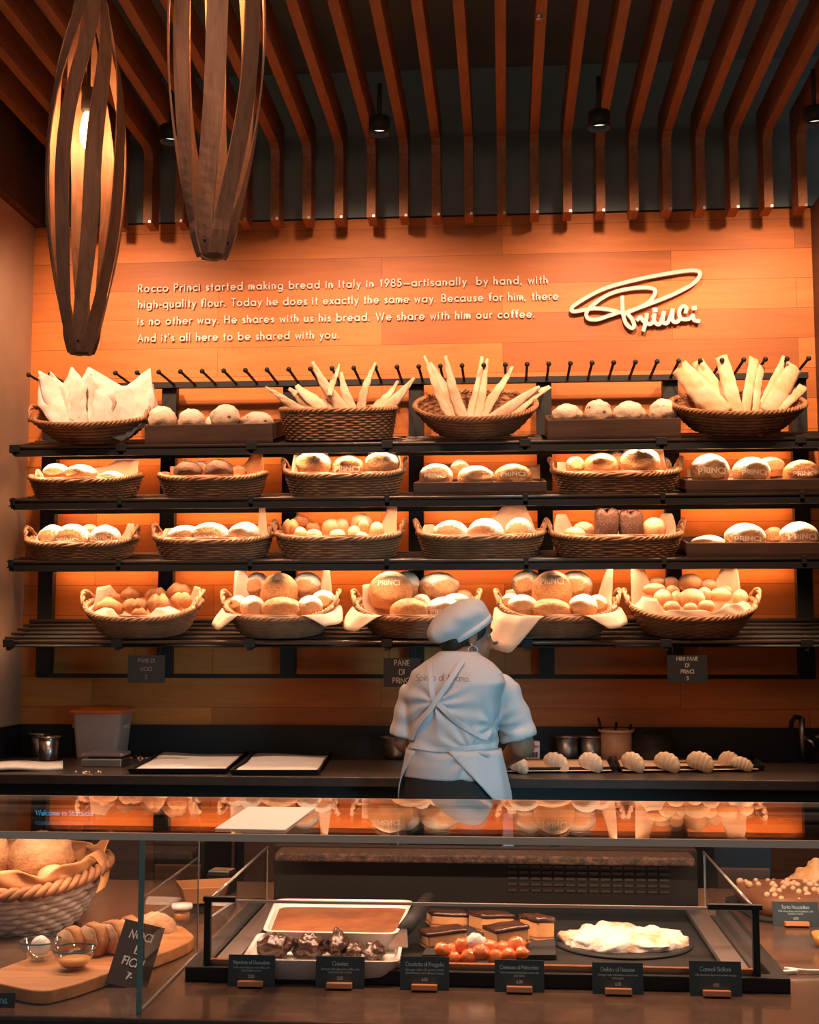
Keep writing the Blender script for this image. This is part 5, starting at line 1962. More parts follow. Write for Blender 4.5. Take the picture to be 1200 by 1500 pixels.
mb.build('skirt', M_APRON, apron, True, solid=.004)
# back-of-shirt print
st, wd = strokes('Spirito di Milano.', 9.6, slant=.18, track=.04)
kx = (688 - 609) / wd
lines = []
for l in st:
    q = []
    for a, b_ in zip(l[:-1], l[1:]):
        k = max(1, int(math.hypot(b_[0] - a[0], b_[1] - a[1]) / 1.0))
        q += [(a[0] + (b_[0] - a[0]) * i / k, a[1] + (b_[1] - a[1]) * i / k) for i in range(k)]
    lines.append([(x * kx, y) for x, y in q + [l[-1]]])


def shirt_fn(u, v, h):
    x = 609 + u
    y = 997.5 + 1.5 * (u / 79) - 3.0 * (1 - ((u - 40) / 40) ** 2) * 0.4 - v
    p, n_ = on_back(x, y, .0016)
    return p if p is not None else Vector((0, 0, 1.3))


ribbon(MB(), [], 1, 0, shirt_fn)
pr = ribbon(MB(), lines, 0.85, 0, shirt_fn)
pr.build('shirt_print', mat('dark_print', (0.16, 0.12, 0.10), 0.8), tshirt, False)

# ---- cap: soft crown over a slanting band
CAPM = HM @ Matrix.Rotation(radians(14), 3, 'Y')
CC = HP(-.016, 0, .040)


def CP(x, y, z):
    return CC + HM @ Matrix.Rotation(radians(-41), 3, 'Y') @ Vector((x, y, z))


cp = MB()
rings = []
for (z, rx, ry, cx) in ((-.030, .104, .088, .0), (-.012, .108, .091, .0), (.006, .112, .095, -.003), (.022, .122, .102, -.012), (.040, .126, .104, -.020), (.058, .118, .098, -.022), (.074, .098, .082, -.018), (.086, .066, .058, -.012), (.092, .030, .028, -.010)):
    ring_ = []
    for i in range(56):
        a = 2 * pi * i / 56
        p = Vector((rx * cos(a), ry * sin(a), z))
        k = 1 + (.050 * sin(a * 5 + z * 55) + .030 * sin(a * 11 + z * 25)) * (1 if z > .01 else .15) * max(0, min(1, (z + .01) * 25)) * .8
        back = max(0, -cos(a)) ** 2
        ring_.append(CP(cx + p.x * k - .012 * back * (z > .0), p.y * k, z - .022 * back * max(0, min(1, (.06 - abs(z - .03)) / .06))))
    rings.append(ring_)
cp.loft(rings, True, False, True)
cap = cp.build('cap', M_CAP, PER, True, solid=.003, sub=1)
bd = MB()
bd.loft([[CP(.108 * cos(2 * pi * i / 48), .092 * sin(2 * pi * i / 48), z) for i in range(48)] for z in (-.034, -.010)], True, False, False)
bd.build('cap_band', M_CAP, cap, True, solid=.004)

# ================================================================== front display case
DZ = 0.985
DF, DR = 1.765, 2.76
GZ = 1.235
M_CASE_DARK = mottled('case_front', (0.085, 0.076, 0.069), (0.10, 0.088, 0.080), 12, 0.5, 0.05, 30)
case = thing('display_case', 'long dark pastry display case across the foreground', 'display case', (-0.1, 2.2, 0))
CX0, CX1 = -1.05, 0.95
MB().box(((CX0 + CX1) / 2, (DF + DR) / 2, DZ - 0.004), (CX1 - CX0, DR - DF, 0.008)).build('deck', M_DECK, case, False, bev=0.002, local=False)
MB().box(((CX0 + CX1) / 2, (DF + DR) / 2 + 0.02, (DZ - 0.009) / 2), (CX1 - CX0 - 0.01, DR - DF - 0.025, DZ - 0.010)).build('cabinet', M_CASE_DARK, case, False, local=False)
# glass top, partition pane and front pane on the left bay
GT0, GT1 = 1.765, 2.17
M_GLASS_TOPEDGE = mat('edge_light_tone', (0.78, 0.60, 0.48), 0.12, spec=0.9)  # pale base colour stands in for light gathered in the glass edge
def case_part(name):
    o = bpy.data.objects.new(name, None)
    COL.objects.link(o)
    o.parent = case
    return o


gt = case_part('glass_top')
gl = MB().grid(lambda u, v: Vector((CX0 + (CX1 - CX0) * u, GT0 + (GT1 - GT0) * v, GZ)), 1, 1)
gl.build('pane', M_GLASS, gt, False, local=False)
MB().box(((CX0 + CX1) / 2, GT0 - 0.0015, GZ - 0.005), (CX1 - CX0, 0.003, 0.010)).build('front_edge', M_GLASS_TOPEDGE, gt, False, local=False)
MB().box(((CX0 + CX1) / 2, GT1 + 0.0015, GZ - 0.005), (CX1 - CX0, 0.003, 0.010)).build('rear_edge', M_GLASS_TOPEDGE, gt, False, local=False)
MB().grid(lambda u, v: Vector((CX0 + (CX1 - CX0) * u, GT0 + (GT1 - GT0) * v, GZ - 0.010)), 1, 1).build('underside', M_GLASS, gt, False, local=False)
yf, yr = DF + 0.02, 2.12
px_ = at(206.5, 1340, yf).x
pt = case_part('glass_partition')
MB().grid(lambda u, v: Vector((px_, yf + (yr - yf) * u, DZ + (GZ - 0.012 - DZ) * v)), 1, 1).build('pane', M_GLASS, pt, False, local=False)
for y_, n_ in ((yf, 'front_edge'), (yr, 'rear_edge')):
    MB().box((px_, y_, (DZ + GZ - 0.010) / 2), (0.008 if y_ == yf else 0.002, 0.002, GZ - DZ - 0.010)).build(n_, M_GLASS_EDGE if y_ == yf else M_GLASS_LINE, pt, False, local=False)
MB().box((px_, (yf + yr) / 2, DZ + 0.002), (0.004, yr - yf, 0.003)).build('bottom_edge', M_GLASS_LINE, pt, False, local=False)
fp = MB().grid(lambda u, v: Vector((CX0 + (px_ - 0.004 - CX0) * u, DF + 0.014, DZ + 0.001 + (GZ - 0.012 - DZ) * v)), 1, 1)
fp.build('glass_front', M_GLASS, case, False, local=False)
# case lamp below the rear edge of the glass top
lt = thing('case_lamp', 'slim lamp bar under the rear edge of the glass top', 'lamp', (0, 2.16, GZ - 0.021))
MB().box((0, 0, 0.008), (CX1 - CX0, 0.018, 0.012)).build('bar', M_STEEL_BLACK, lt, False)
for x in (-0.78, -0.3, 0.1, 0.5):
    l = light('AREA', 'case_lamp_light', (x, -0.01, 0), 1.5, WARM, (x, 0.03, -0.2), shape='RECTANGLE', size=0.36, size_y=0.012)
    l.parent = lt
tag(lt, 'slim lamp bar under the rear edge of the glass top', 'lamp')

# ------------------------------------------------------------------ refrigerated well
wf, wr_ = 1.97, 2.46
bf = 1.955
bxl, bxr = onz(278, 1430, DZ).x, onz(1138, 1430, DZ).x
xl, xr = at(304, 1400, wf).x, at(1108, 1400, wf).x
ztop = at(740, 1326, wf).z
zrear = at(740, 1245, wr_).z
well = thing('chilled_display', 'black framed glass pastry well on the counter deck', 'display case', ((bxl + bxr) / 2, 2.2, DZ))
bz = DZ + 0.022
MB().box(((bxl + bxr) / 2, bf + 0.012, (DZ + bz) / 2), (bxr - bxl, 0.024, bz - DZ)).build('front_sill', M_STEEL_BLACK, well, False, bev=0.002, local=False)
for x in (bxl + 0.012, bxr - 0.012):
    MB().box((x, (bf + wr_) / 2 + 0.02, (DZ + bz) / 2), (0.024, wr_ - bf, bz - DZ)).build('side_sill', M_STEEL_BLACK, well, False, bev=0.002, local=False)
MB().box(((bxl + bxr) / 2, (bf + wr_) / 2 + 0.02, DZ + 0.003), (bxr - bxl - 0.04, wr_ - bf - 0.04, 0.006)).build('floor_plate', M_STEEL_BLACK, well, False, local=False)
MB().box(((xl + xr) / 2, bf + 0.02, bz + 0.004), (xr - xl, 0.010, 0.008)).build('copper_strip', mat('copper_trim', (0.80, 0.40, 0.22), 0.3, metal=1.0), well, False, local=False)
rb = MB().box(((xl + xr) / 2, wr_ + 0.03, (DZ + zrear) / 2), (xr - xl - 0.02, 0.03, zrear - DZ)).build('back_panel', M_STEEL_BLACK, well, False, local=False)
gr = MB()
for i in range(14):
    for j in range(6):
        gr.box((xl + 0.47 + i * 0.022, wr_ + 0.013, DZ + 0.045 + j * 0.011), (0.017, 0.004, 0.005))
gr.build('vent_grille', mat('grille_metal', (0.035, 0.026, 0.022), 0.5), rb, False, local=False)
M_ROUGH = mottled('rough_ledge', (0.030, 0.021, 0.017), (0.11, 0.062, 0.042), 90, 0.45, 0.8, 160, lo=0.45, hi=0.7)
MB().box(((xl + xr) / 2, wr_ - 0.03, zrear - 0.008), (xr - xl - 0.05, 0.07, 0.016)).build('rear_ledge', M_ROUGH, well, False, bev=0.004, local=False)
fg = MB().grid(lambda u, v: Vector((xl + (xr - xl) * u, wf, bz + (ztop - bz) * v)), 1, 1)
fg = fg.build('front_glass', M_GLASS, well, False, local=False)
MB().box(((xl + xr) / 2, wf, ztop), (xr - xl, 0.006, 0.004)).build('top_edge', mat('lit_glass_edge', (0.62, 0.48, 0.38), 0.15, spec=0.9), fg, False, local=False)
for x in (xl, xr):
    MB().box((x, wf, (bz + ztop) / 2), (0.010, 0.010, ztop - bz)).build('corner_post', M_STEEL_BLACK, well, False, local=False)
    MB().box((x + (0.018 if x == xl else -0.03), wf, ztop + 0.003), (0.05 if x == xl else 0.08, 0.012, 0.007)).build('corner_clip', M_STEEL_BLACK, well, False, local=False)
    g = MB().add([(x, wf, bz), (x, wr_, bz), (x, wr_, zrear), (x, wf, ztop)], [(0, 1, 2, 3)]).build('side_glass', M_GLASS, well, False, local=False)
    MB().tube([(x, wf, ztop), (x, wr_, zrear)], 0.0025, 6).build('top_edge', M_GLASS_LINE, g, True, local=False)
    MB().box((x, wr_, (bz + zrear) / 2), (0.002, 0.003, zrear - bz)).build('rear_edge', M_GLASS_LINE, g, False, local=False)
    MB().box((x + (0.02 if x == xl else -0.02), (wf + wr_) / 2, bz - 0.006), (0.035, wr_ - wf, 0.008)).build('side_rail', M_STEEL_DULL, well, False, local=False)


def trayz(corners, z0, z1, label, name, m, fill=None, rim=0.006, cat='tray'):
    """pan whose rim corners (front left, front right, rear right, rear left) are pixels at height z1, foot at z0"""
    P = [onz(px, py, z1) for px, py in corners]
    c = sum(P, Vector()) / 4
    t = thing(name, label, cat, (c.x, c.y, z0))
    Q = [Vector((p.x - c.x, p.y - c.y, 0)) for p in P]
    H = z1 - z0

    def rr(k, z):
        """rounded quad"""
        out = []
        for j in range(4):
            a, b_, d = Q[j - 1], Q[j], Q[(j + 1) % 4]
            r = 0.09
            p0, p2 = b_.lerp(a, r), b_.lerp(d, r)
            for i in range(5):
                u = i / 4
                out.append((p0.lerp(b_, u).lerp(b_.lerp(p2, u), u)) * k + Vector((0, 0, z)))
        return out
    MB().loft([rr(.90, 0), rr(.97, H * .9), rr(1.0, H * .96), rr(1.0, H), rr(.955, H), rr(.95, H * .92), rr(.885, .005)]).build('pan', m, t)
    return t, rr, H, c


M_ENAMEL = mat('white_enamel', (0.82, 0.76, 0.71), 0.25, spec=0.6)
FZ = DZ + 0.007
t, rr, H, c = trayz([(384, 1364), (582, 1368), (606, 1318), (404, 1316)], FZ, FZ + 0.036, 'white pan of cocoa-dusted sponge at the back of the pastry well', 'cake_pan', M_ENAMEL)
M_COCOA = mottled('cocoa_top', (0.25, 0.085, 0.026), (0.15, 0.048, 0.015), 18, 0.85, 0.4, 60)
q = MB().loft([rr(.885, .006), rr(.93, H * .62), rr(.90, H * .66)])
tz = q.build('cocoa_sponge', M_COCOA, None)
tz.location = t.location
tag(tz, 'cocoa-dusted sponge cake filling the rear white pan', 'cake')
t, rr, H, c = trayz([(352, 1406), (586, 1409), (592, 1368), (378, 1366)], FZ, FZ + 0.030, 'white tray of glossy chocolate pastries at the front of the pastry well', 'pastry_tray', M_ENAMEL)
M_CHOC = mottled('chocolate_glaze', (0.045, 0.016, 0.008), (0.085, 0.032, 0.016), 14, 0.25, 0.5, 40, spec=0.6)
rng = random.Random(5)


def lump(seed, sx, sy, sz, k=0.22, seg=24):
    m = MB().ball((0, 0, 0), 0.5, seg, 14)
    m.v = [Vector((p.x * (1 + k * nz(p, 4, seed)) * sx, p.y * (1 + k * nz(p, 4, seed + 1)) * sy, max(p.z, -0.35) * (1 + k * 1.3 * nz(p, 5, seed + 2)) * sz)) for p in m.v]
    return m


for i, (xa, xb, ya, yb) in enumerate(((374, 426, 1371, 1404), (428, 474, 1371, 1404), (478, 508, 1366, 1402), (505, 530, 1384, 1406), (531, 562, 1384, 1408))):
    p = onz((xa + xb) / 2, yb - 3, FZ + .008)
    s_ = 1 / PXM(p.y)
    m = lump(i, (xb - xa) * s_, .055, (yb - ya) * s_ * .95, .55)
    o = m.build('chocolate_pastry', M_CHOC)
    o.location = (p.x, p.y + .012, FZ + .006 + (yb - ya) * s_ * .40)
    tag(o, 'glossy chocolate pastry piece, %s on the white front tray' % from_end(i, 5), 'pastry', 'chocolate pastries')
# spatula handle leaning between the pans and the slices
A, B = at(592, 1362, 2.14), at(627, 1318, 2.30)
t = thing('cake_server', 'cake server with a thick dark handle resting on the pan edge', 'server', A)
MB().tube([Vector((0, 0, 0)), (B - A) * .5, B - A], [.012, .0125, .013], 14).build('handle', M_STEEL_BLACK, t)
MB().ball(B - A, .0125, 12, 8).build('end_cap', M_STEEL_DULL, t)
C_ = at(583, 1390, 2.04) - A
MB().hexa([C_ + Vector((-.016, 0, 0)), C_ + Vector((.016, 0, 0)), Vector((.005, 0, -.004)), Vector((-.005, 0, -.004)),
           C_ + Vector((-.016, 0, .003)), C_ + Vector((.016, 0, .003)), Vector((.005, 0, .002)), Vector((-.005, 0, .002))]).build('blade', M_STEEL, t, False)

# layered slices: dark top, pale sponge, crust
M_SPONGE = mottled('slice_sponge', (0.62, 0.28, 0.10), (0.72, 0.38, 0.16), 18, 0.85, 0.4, 60)
M_CRUST = mottled('slice_crust', (0.30, 0.12, 0.05), (0.40, 0.17, 0.07), 20, 0.8, 0.4, 60)
SL = [(623, 684, 1343, 1369, 2.30, 12), (616, 682, 1362, 1392, 2.14, 18), (690, 748, 1344, 1378, 2.26, 26), (715, 772, 1356, 1390, 2.12, 24), (770, 804, 1344, 1388, 2.20, 30)]
for i, (xa, xb, ya, yb, Y, rz) in enumerate(SL):
    p = at((xa + xb) / 2, yb, Y)
    s_ = 1 / PXM(Y)
    w_, h_ = (xb - xa) * s_ * .88, (yb - ya) * s_ * .80
    t = thing('cake_slice', 'chocolate-topped sponge slice, %s of the five slices in the pastry well' % from_end(i, 5), 'cake slice', (p.x, p.y + .03, max(p.z, FZ)), (radians(-4), radians(4 * (-1) ** i), radians(rz)), 'layered cake slices')
    dp = .058
    MB().box((0, 0, h_ * .09), (w_ * 1.04, dp * 1.03, h_ * .18)).build('crust', M_CRUST, t, False, bev=.002)
    MB().box((0, 0, h_ * .50), (w_, dp, h_ * .66)).build('sponge', M_SPONGE, t, False, bev=.003)
    g_ = MB().grid(lambda u, v: Vector(((u - .5) * w_ * 1.03, (v - .5) * dp * 1.03, h_ * (.90 + .03 * sin(u * 9 + i) * sin(v * 7)))), 10, 8)
    g_.build('chocolate_top', M_CHOC, t, True, solid=h_ * .2)
# dark display board under the slices
pp = [onz(618, 1404, FZ + .002), onz(815, 1404, FZ + .002), onz(812, 1362, FZ + .002), onz(640, 1362, FZ + .002)]
m = MB().hexa([q + Vector((0, 0, -.002)) for q in pp] + [q + Vector((0, 0, .006)) for q in pp])
tag(m.build('slate_plate', M_SLATE, None, False, bev=.001), 'flat dark plate under the cake slices in the pastry well', 'plate')
# glazed orange fruits in front of the slices
M_APRI = mottled('glazed_fruit', (0.78, 0.13, 0.022), (0.90, 0.26, 0.06), 8, 0.18, 0.2, 30, spec=0.7)
for i, (cx, cy, w_) in enumerate(((648, 1391, 20), (663, 1394, 24), (664, 1404, 20), (677, 1385, 22), (688, 1402, 24), (697, 1381, 26), (704, 1396, 24), (716, 1388, 24), (726, 1402, 22), (738, 1390, 22), (746, 1399, 20), (757, 1384, 24), (765, 1396, 18))):
    Y = 2.02 + .02 * (i % 2)
    p = at(cx, cy, Y)
    r_ = w_ / 2 / PXM(Y)
    m = lump(i + 20, r_ * 2.3, r_ * 2.1, r_ * 1.9, .20, 24)
    o = m.build('glazed_fruit', M_APRI if i != 5 else M_ENAMEL)
    o.location = (p.x, p.y, p.z)
    tag(o, ('glossy orange glazed fruit half, %s in the pile before the cake slices' % from_end(i, 13)) if i != 5 else 'cream-topped glazed fruit half in the pile before the cake slices', 'fruit', 'glazed fruit halves')
# meringue cake on a round plate
p = onz(920, 1402, FZ)
t = thing('meringue_cake', 'flat white meringue-covered cake in the pastry well', 'cake', (p.x, p.y + .10, FZ))
m = MB()
rngs = []
for k_ in range(19):
    u_ = k_ / 18
    r_ = .098 * (1 - u_ ** 3.2) ** .62 + .002
    z = .020 * min(1, u_ * 1.15) ** .8
    row = []
    for k in range(84):
        a = 2 * pi * k / 84
        p_ = Vector((r_ * cos(a), r_ * sin(a), z))
        d_ = .10 * noise.noise(p_ * 22) + .09 * noise.noise(p_ * 60 + Vector((3, 1, 0))) + .05 * noise.noise(p_ * 120)
        row.append(Vector((r_ * 1.05 * (1 + d_) * cos(a), r_ * .80 * (1 + d_) * sin(a), max(0, z + .010 * noise.noise(p_ * 40 + Vector((0, 9, 2))) * min(1, u_ * 3)))))
    rngs.append(row)
m.loft(rngs)
m.build('meringue', mottled('toasted_meringue', (0.74, 0.66, 0.60), (0.60, 0.34, 0.18), 26, 0.7, 0.8, 50, lo=0.50, hi=0.66, dist=0.01), t)
MB().lathe([(.115, -.001), (.118, .002), (.10, .001)], n=40).build('board', M_SLATE, t)

# ------------------------------------------------------------------ price cards
M_CARD = mat('card_slate', (0.036, 0.056, 0.064), 0.55)
M_CARDTXT = mat('card_print', (0.42, 0.56, 0.60), 0.8)
M_HOLD = mat('card_holder_wood', (0.66, 0.26, 0.11), 0.5)
CARDS = [(334, 402, 1388, 1430, 'Rignolata al Cioccolato', ('Pastry and whipped cream filling with', 'chocolate sauce'), '5.50', 'leftmost'),
         (463, 533, 1391, 1433, 'Cremisa', ('Sponge cake dipped in coffee with', 'mascarpone cream'), '5.00', 'second from the left'),
         (587, 657, 1393, 1437, 'Crostata di Fragola', ('Sponge cake with pastry cream', 'strawberries and almond cream'), '6.50', 'third from the left, below the cake server'),
         (726, 796, 1395, 1437, 'Cremosa al Pistacchio', ('Pastry cream and pistachio cream with', 'pistachio'), '6.00', 'in front of the tallest cake slice'),
         (870, 941, 1397, 1438, 'Delizia al Limone', ('Sponge cake with lemon custard and', 'meringue'), '6.50', 'in front of the white meringue cake'),
         (1013, 1085, 1393, 1438, 'Cannoli Siciliani', ('With chocolate chips and candied orange',), '4.50', 'right of the white meringue cake'),
         (1135, 1198, 1325, 1357, 'Torta Nocciolina', ('With chocolate and hazelnuts with', 'hazelnut cream'), '6.00', 'in front of the hazelnut cake')]
for (xa, xb, ya, yb, ttl, sub_, price, pos) in CARDS:
    b_ = onz((xa + xb) / 2, yb, DZ)
    Y = b_.y
    if yb > 1400:
        Y = bf - 0.020
    s_ = 1 / PXM(Y)
    w_, h_ = (xb - xa) * s_, (yb - ya) * s_ * 1.03
    t = thing('price_card', 'small slate-coloured price card, ' + pos, 'price card', (at((xa + xb) / 2, yb, Y).x, Y, DZ), (radians(-8), 0, 0), 'printed price cards')
    MB().box((0, 0, h_ / 2), (w_, .0025, h_)).build('card', M_CARD, t, False)
    hd = MB()
    hd.box((0, -.006, .005), (w_ * .52, .016, .008)).box((0, .008, .005), (w_ * .52, .012, .008))
    hd.build('wooden_holder', M_HOLD, t, False, bev=.001)
    mb = MB()
    fn = plane_fn((0, -.0018, 0), (1, 0, 0), (0, 0, 1), (0, -1, 0))

    def put(s, size, z, wd_):
        st, wd = strokes(s, size)
        k = min(1, w_ * .78 / wd)
        ribbon(mb, [[((x - wd / 2) * k, z + y * k) for x, y in l] for l in st], wd_, 0, fn)
    put(ttl, .0056, h_ * .72, .0009)
    for i, q in enumerate(sub_):
        put(q, .0034, h_ * (.58 - .10 * i), .00042)
    put(price, .0042, h_ * .28, .0007)
    mb.build('print', M_CARDTXT, t, False)

# ------------------------------------------------------------------ hazelnut cake and brittle at the right
p = onz(1180, 1345, DZ)
t = thing('hazelnut_cake', 'flat chocolate cake strewn with hazelnuts at the right edge', 'cake', (p.x + .035, p.y + .08, DZ), (0, 0, radians(8)))
MB().loft([rrect(.30, .24, .05, 0, 8), rrect(.30, .24, .05, .006, 8)]).build('cake_board', M_SLATE, t)
cb = MB().loft([rrect(.265, .20, .05, .006, 8), rrect(.275, .21, .055, .02, 8), rrect(.265, .20, .05, .036, 8), rrect(.22, .16, .04, .043, 8), rrect(.10, .06, .02, .044, 8)])
cb.build('chocolate_body', M_CHOC if False else mottled('milk_chocolate', (0.20, 0.085, 0.045), (0.28, 0.12, 0.065), 10, 0.4, 0.3, 40), t)
rng = random.Random(8)
M_NUT = mottled('toasted_nut', (0.74, 0.45, 0.24), (0.84, 0.60, 0.38), 20, 0.6, 0.3, 60)
nutm = MB().ball((0, 0, 0), (.0068, .0068, .0060), 12, 8).mesh('hazelnut_mesh', M_NUT)
for k in range(92):
    o = bpy.data.objects.new('hazelnut', nutm)
    COL.objects.link(o)
    o.parent = t
    x, y = rng.uniform(-.122, .122), rng.uniform(-.09, .09)
    o.location = (x, y, .045 - .010 * max(0, abs(y) - .06) / .03)
    q = rng.uniform(.65, 1.15)
    o.scale = (q, q * rng.uniform(.8, 1.1), q)
    o.rotation_euler = (rng.uniform(-.5, .5), rng.uniform(-.5, .5), rng.uniform(0, 6))
p = onz(1196, 1300, DZ + .03)
t = thing('nut_brittle', 'clustered mound of caramel nut brittle behind the hazelnut cake', 'brittle', (p.x + .012, p.y + .04, DZ), (0, 0, 0))
m = MB()
for k in range(60):
    a, r_ = rng.uniform(0, 6.28), rng.uniform(0, .055)
    z = .028 + .055 * (1 - r_ / .06) * rng.uniform(.2, 1)
    m.ball((r_ * cos(a), r_ * sin(a), z), (rng.uniform(.008, .014), rng.uniform(.008, .014), rng.uniform(.006, .011)), 9, 6, Euler((rng.uniform(-1, 1), rng.uniform(-1, 1), rng.uniform(0, 6))).to_matrix())
m.ball((0, 0, .025), (.055, .055, .04), 16, 10)
bm_ = remeshed(m, .0035, 1, .4)
bm_.build('cluster', mottled('caramel_nuts', (0.70, 0.34, 0.13), (0.85, 0.56, 0.30), 40, 0.35, 0.3, 80), t)
MB().lathe([(.06, 0), (.065, .004), (.06, .006)], n=30).build('saucer', M_SLATE, t)
m = MB()
A = onz(1140, 1428, DZ)
rib = MB()
pts = spline([(0, 0, 0), (.03, .004, .002), (.012, .010, .004), (.045, .006, .002), (.09, .012, .001)], 8)
rib.tube([A + Vector(q) + Vector((0, 0, .003)) for q in pts], .0035, 6, flat=.5)
tag(rib.build('white_ribbon', M_PAPER_WHITE), 'thin white ribbon lying on the deck beside the pastry well', 'ribbon')
p = onz(1202, 1388, DZ)
t = thing('brass_dish', 'small amber dish cut off by the right edge', 'dish', (p.x + .012, p.y, DZ))
MB().lathe([(.010, 0), (.018, .004), (.026, .024), (.024, .024), (.014, .006)], n=24).build('dish', mat('amber_glass', (0.6, 0.25, 0.07), 0.15, spec=0.8), t)

# ------------------------------------------------------------------ bread bay at the left
p = onz(10, 1388, DZ)
bx, by = at(22, 1390, 2.33).x, 2.33
basket('display_basket', 'big grey wicker basket with brown paper and large loaves at the left edge', (bx, by, DZ + .004), .165, .155, .088, 0.62, 0.95, radians(6), False, 8, M_WICKER_GREY, M_WICKER, 22, None, .01)
paper('brown paper with a rolled corner lining the big grey basket', (bx, by, DZ + .006), .165, .155, .090, 0.95, radians(6), [(-30, 30, .035, 25, 0), (20, 24, .05, 25, 0), (230, 60, .02, -5, 0), (270, 50, .03, 0, 0)], base=.62, m=M_PAPER_KRAFT)
m = MB()
hp = [at(98, 1300, 2.26), at(118, 1268, 2.28), at(136, 1251, 2.30), at(150, 1262, 2.31), at(152, 1286, 2.30), at(146, 1306, 2.27)]
pts = spline([tuple(q) for q in hp], 8)
rings = []
for i, q in enumerate(pts):
    q = Vector(q)
    w_ = .020
    rings.append([q + Vector((0, -w_, -.002)), q + Vector((.004, w_, .002)), q + Vector((.004, w_, .005)), q + Vector((0, -w_, .002))])
m.loft(rings)
o = m.build('paper_roll', M_PAPER_KRAFT, None, True)
tag(o, 'curled brown paper corner standing over the basket side', 'paper')


def big_loaf(xa, xb, ya, yb, Y, kind, seed, label, rz=0.0, m=None, dep=1.0):
    p = at((xa + xb) / 2, (ya + yb) / 2, Y)
    s_ = 1 / PXM(Y)
    src = loaf_data(kind, seed)[0].copy()
    src.materials[0] = m or M_LOAF_COUNTRY
    o = bpy.data.objects.new('large_loaf', src)
    COL.objects.link(o)
    o.location = p
    o.scale = ((xb - xa) * s_, (xb - xa) * s_ * dep, (yb - ya) * s_)
    o.rotation_euler = (.1, 0, rz)
    return tag(o, label, 'bread', 'large loaves in the display basket')


big_loaf(10, 112, 1217, 1286, 2.33, 'rustic', 1, 'large craggy brown loaf on top of the big grey basket', .2)
big_loaf(-70, 18, 1218, 1288, 2.31, 'rustic', 2, 'large craggy loaf cut off by the left edge in the grey basket', .5)
big_loaf(54, 102, 1267, 1300, 2.24, 'brown', 3, 'small smooth roll below the large loaf in the grey basket')
big_loaf(94, 118, 1274, 1298, 2.27, 'brown', 1, 'smallest roll at the side of the grey basket')
# cutting board
bp = [(-40, 1432), (60, 1454), (118, 1440), (292, 1376), (262, 1352), (120, 1376)]
bpts = [onz(px, py, DZ + .02) for px, py in bp]
c = sum(bpts, Vector()) / len(bpts)
sm_ = []
for j in range(len(bpts)):
    a, b_, d = bpts[j - 1], bpts[j], bpts[(j + 1) % len(bpts)]
    p0, p2 = b_.lerp(a, .3), b_.lerp(d, .3)
    for i in range(7):
        u = i / 6
        sm_.append(p0.lerp(b_, u).lerp(b_.lerp(p2, u), u))
m = MB().loft([[Vector((p.x, p.y, z)) for p in sm_] for z in (DZ + .001, DZ + .020)])
tag(m.build('cutting_board', M_BOARD, None, False, bev=.002), 'rounded wooden cutting board under the sliced bread and glass bowls', 'cutting board')
# sliced loaf on the board
for i, (cx, cy, w_, h_) in enumerate(((104, 1378, 52, 60), (134, 1374, 58, 66), (164, 1370, 58, 68), (190, 1366, 58, 66))):
    p = onz(cx, cy + h_ / 2 - 8, DZ + .02)
    s_ = 1 / PXM(p.y)
    t = thing('bread_slice', 'thick bread slice, %s of the sliced loaf on the cutting board' % from_end(i, 4), 'bread slice', (p.x, p.y, DZ + .021), (0, 0, radians(-28)), 'slices of the cut loaf')
    W_, H_ = w_ * s_ * .86, h_ * s_ * .66
    prof = []
    for k in range(26):
        a = 2 * pi * k / 26
        r_ = 1 + .13 * nz(Vector((cos(a), sin(a), i)), 2, i) + .07 * nz(Vector((cos(a), sin(a), i)), 6, i)
        prof.append((W_ * .5 * cos(a) * r_, max(-H_ * .45, H_ * .55 * sin(a) * r_) + H_ * .45))
    cr = MB().loft([[Vector((x * k, y, (z - H_ * .45) * k + H_ * .45)) for x, z in prof] for y, k in ((-.012, .95), (-.006, 1.04), (.008, 1.05), (.014, .90))])
    cr.build('crust', M_LOAF_BROWN if False else mottled('slice_rind', (0.34, 0.13, 0.045), (0.62, 0.31, 0.13), 26, 0.75, 0.5, 40), t)
    MB().loft([[Vector((x * .93, y, (z - H_ * .45) * .93 + H_ * .45)) for x, z in prof] for y in (-.0135, -.0128)]).build('crumb', mottled('crumb', (0.84, 0.56, 0.34), (0.58, 0.27, 0.11), 26, 0.85, 0.8, 40), t)
o = big_loaf(196, 262, 1336, 1386, 2.20, 'rustic', 4, 'uncut crusty end of the loaf on the cutting board', -.3, None, .8)
del o['group']


def glass_bowl(px, pyb, pyt, wpx, label, contents, cm, clabel, ccat):
    b_ = onz(px, pyb, DZ + .021)
    s_ = 1 / PXM(b_.y)
    r_, h_ = wpx / 2 * s_, (pyb - pyt) * s_ * .80
    t = thing('glass_bowl', label, 'bowl', (b_.x, b_.y + .01, DZ + .021), (0, 0, 0), 'small glass bowls')
    MB().lathe([(r_ * .45, 0), (r_ * .55, .002), (r_ * .82, h_ * .55), (r_, h_), (r_ * .95, h_), (r_ * .78, h_ * .55), (r_ * .5, .004)], n=36).build('glass', M_GLASS_BOWL, t)
    MB().lathe([(r_ * .965, h_ - .001), (r_ * 1.0, h_), (r_ * .965, h_ + .0015)], n=36, cap0=False, cap1=False).build('rim', M_GLASS_EDGE, t)
    m = contents(r_, h_)
    o = m.build(clabel[0], cm)
    o.location = t.location
    tag(o, clabel[1], ccat)





def _shift(m, dz):
    m.v = [p + Vector((0, 0, dz)) for p in m.v]
    return m


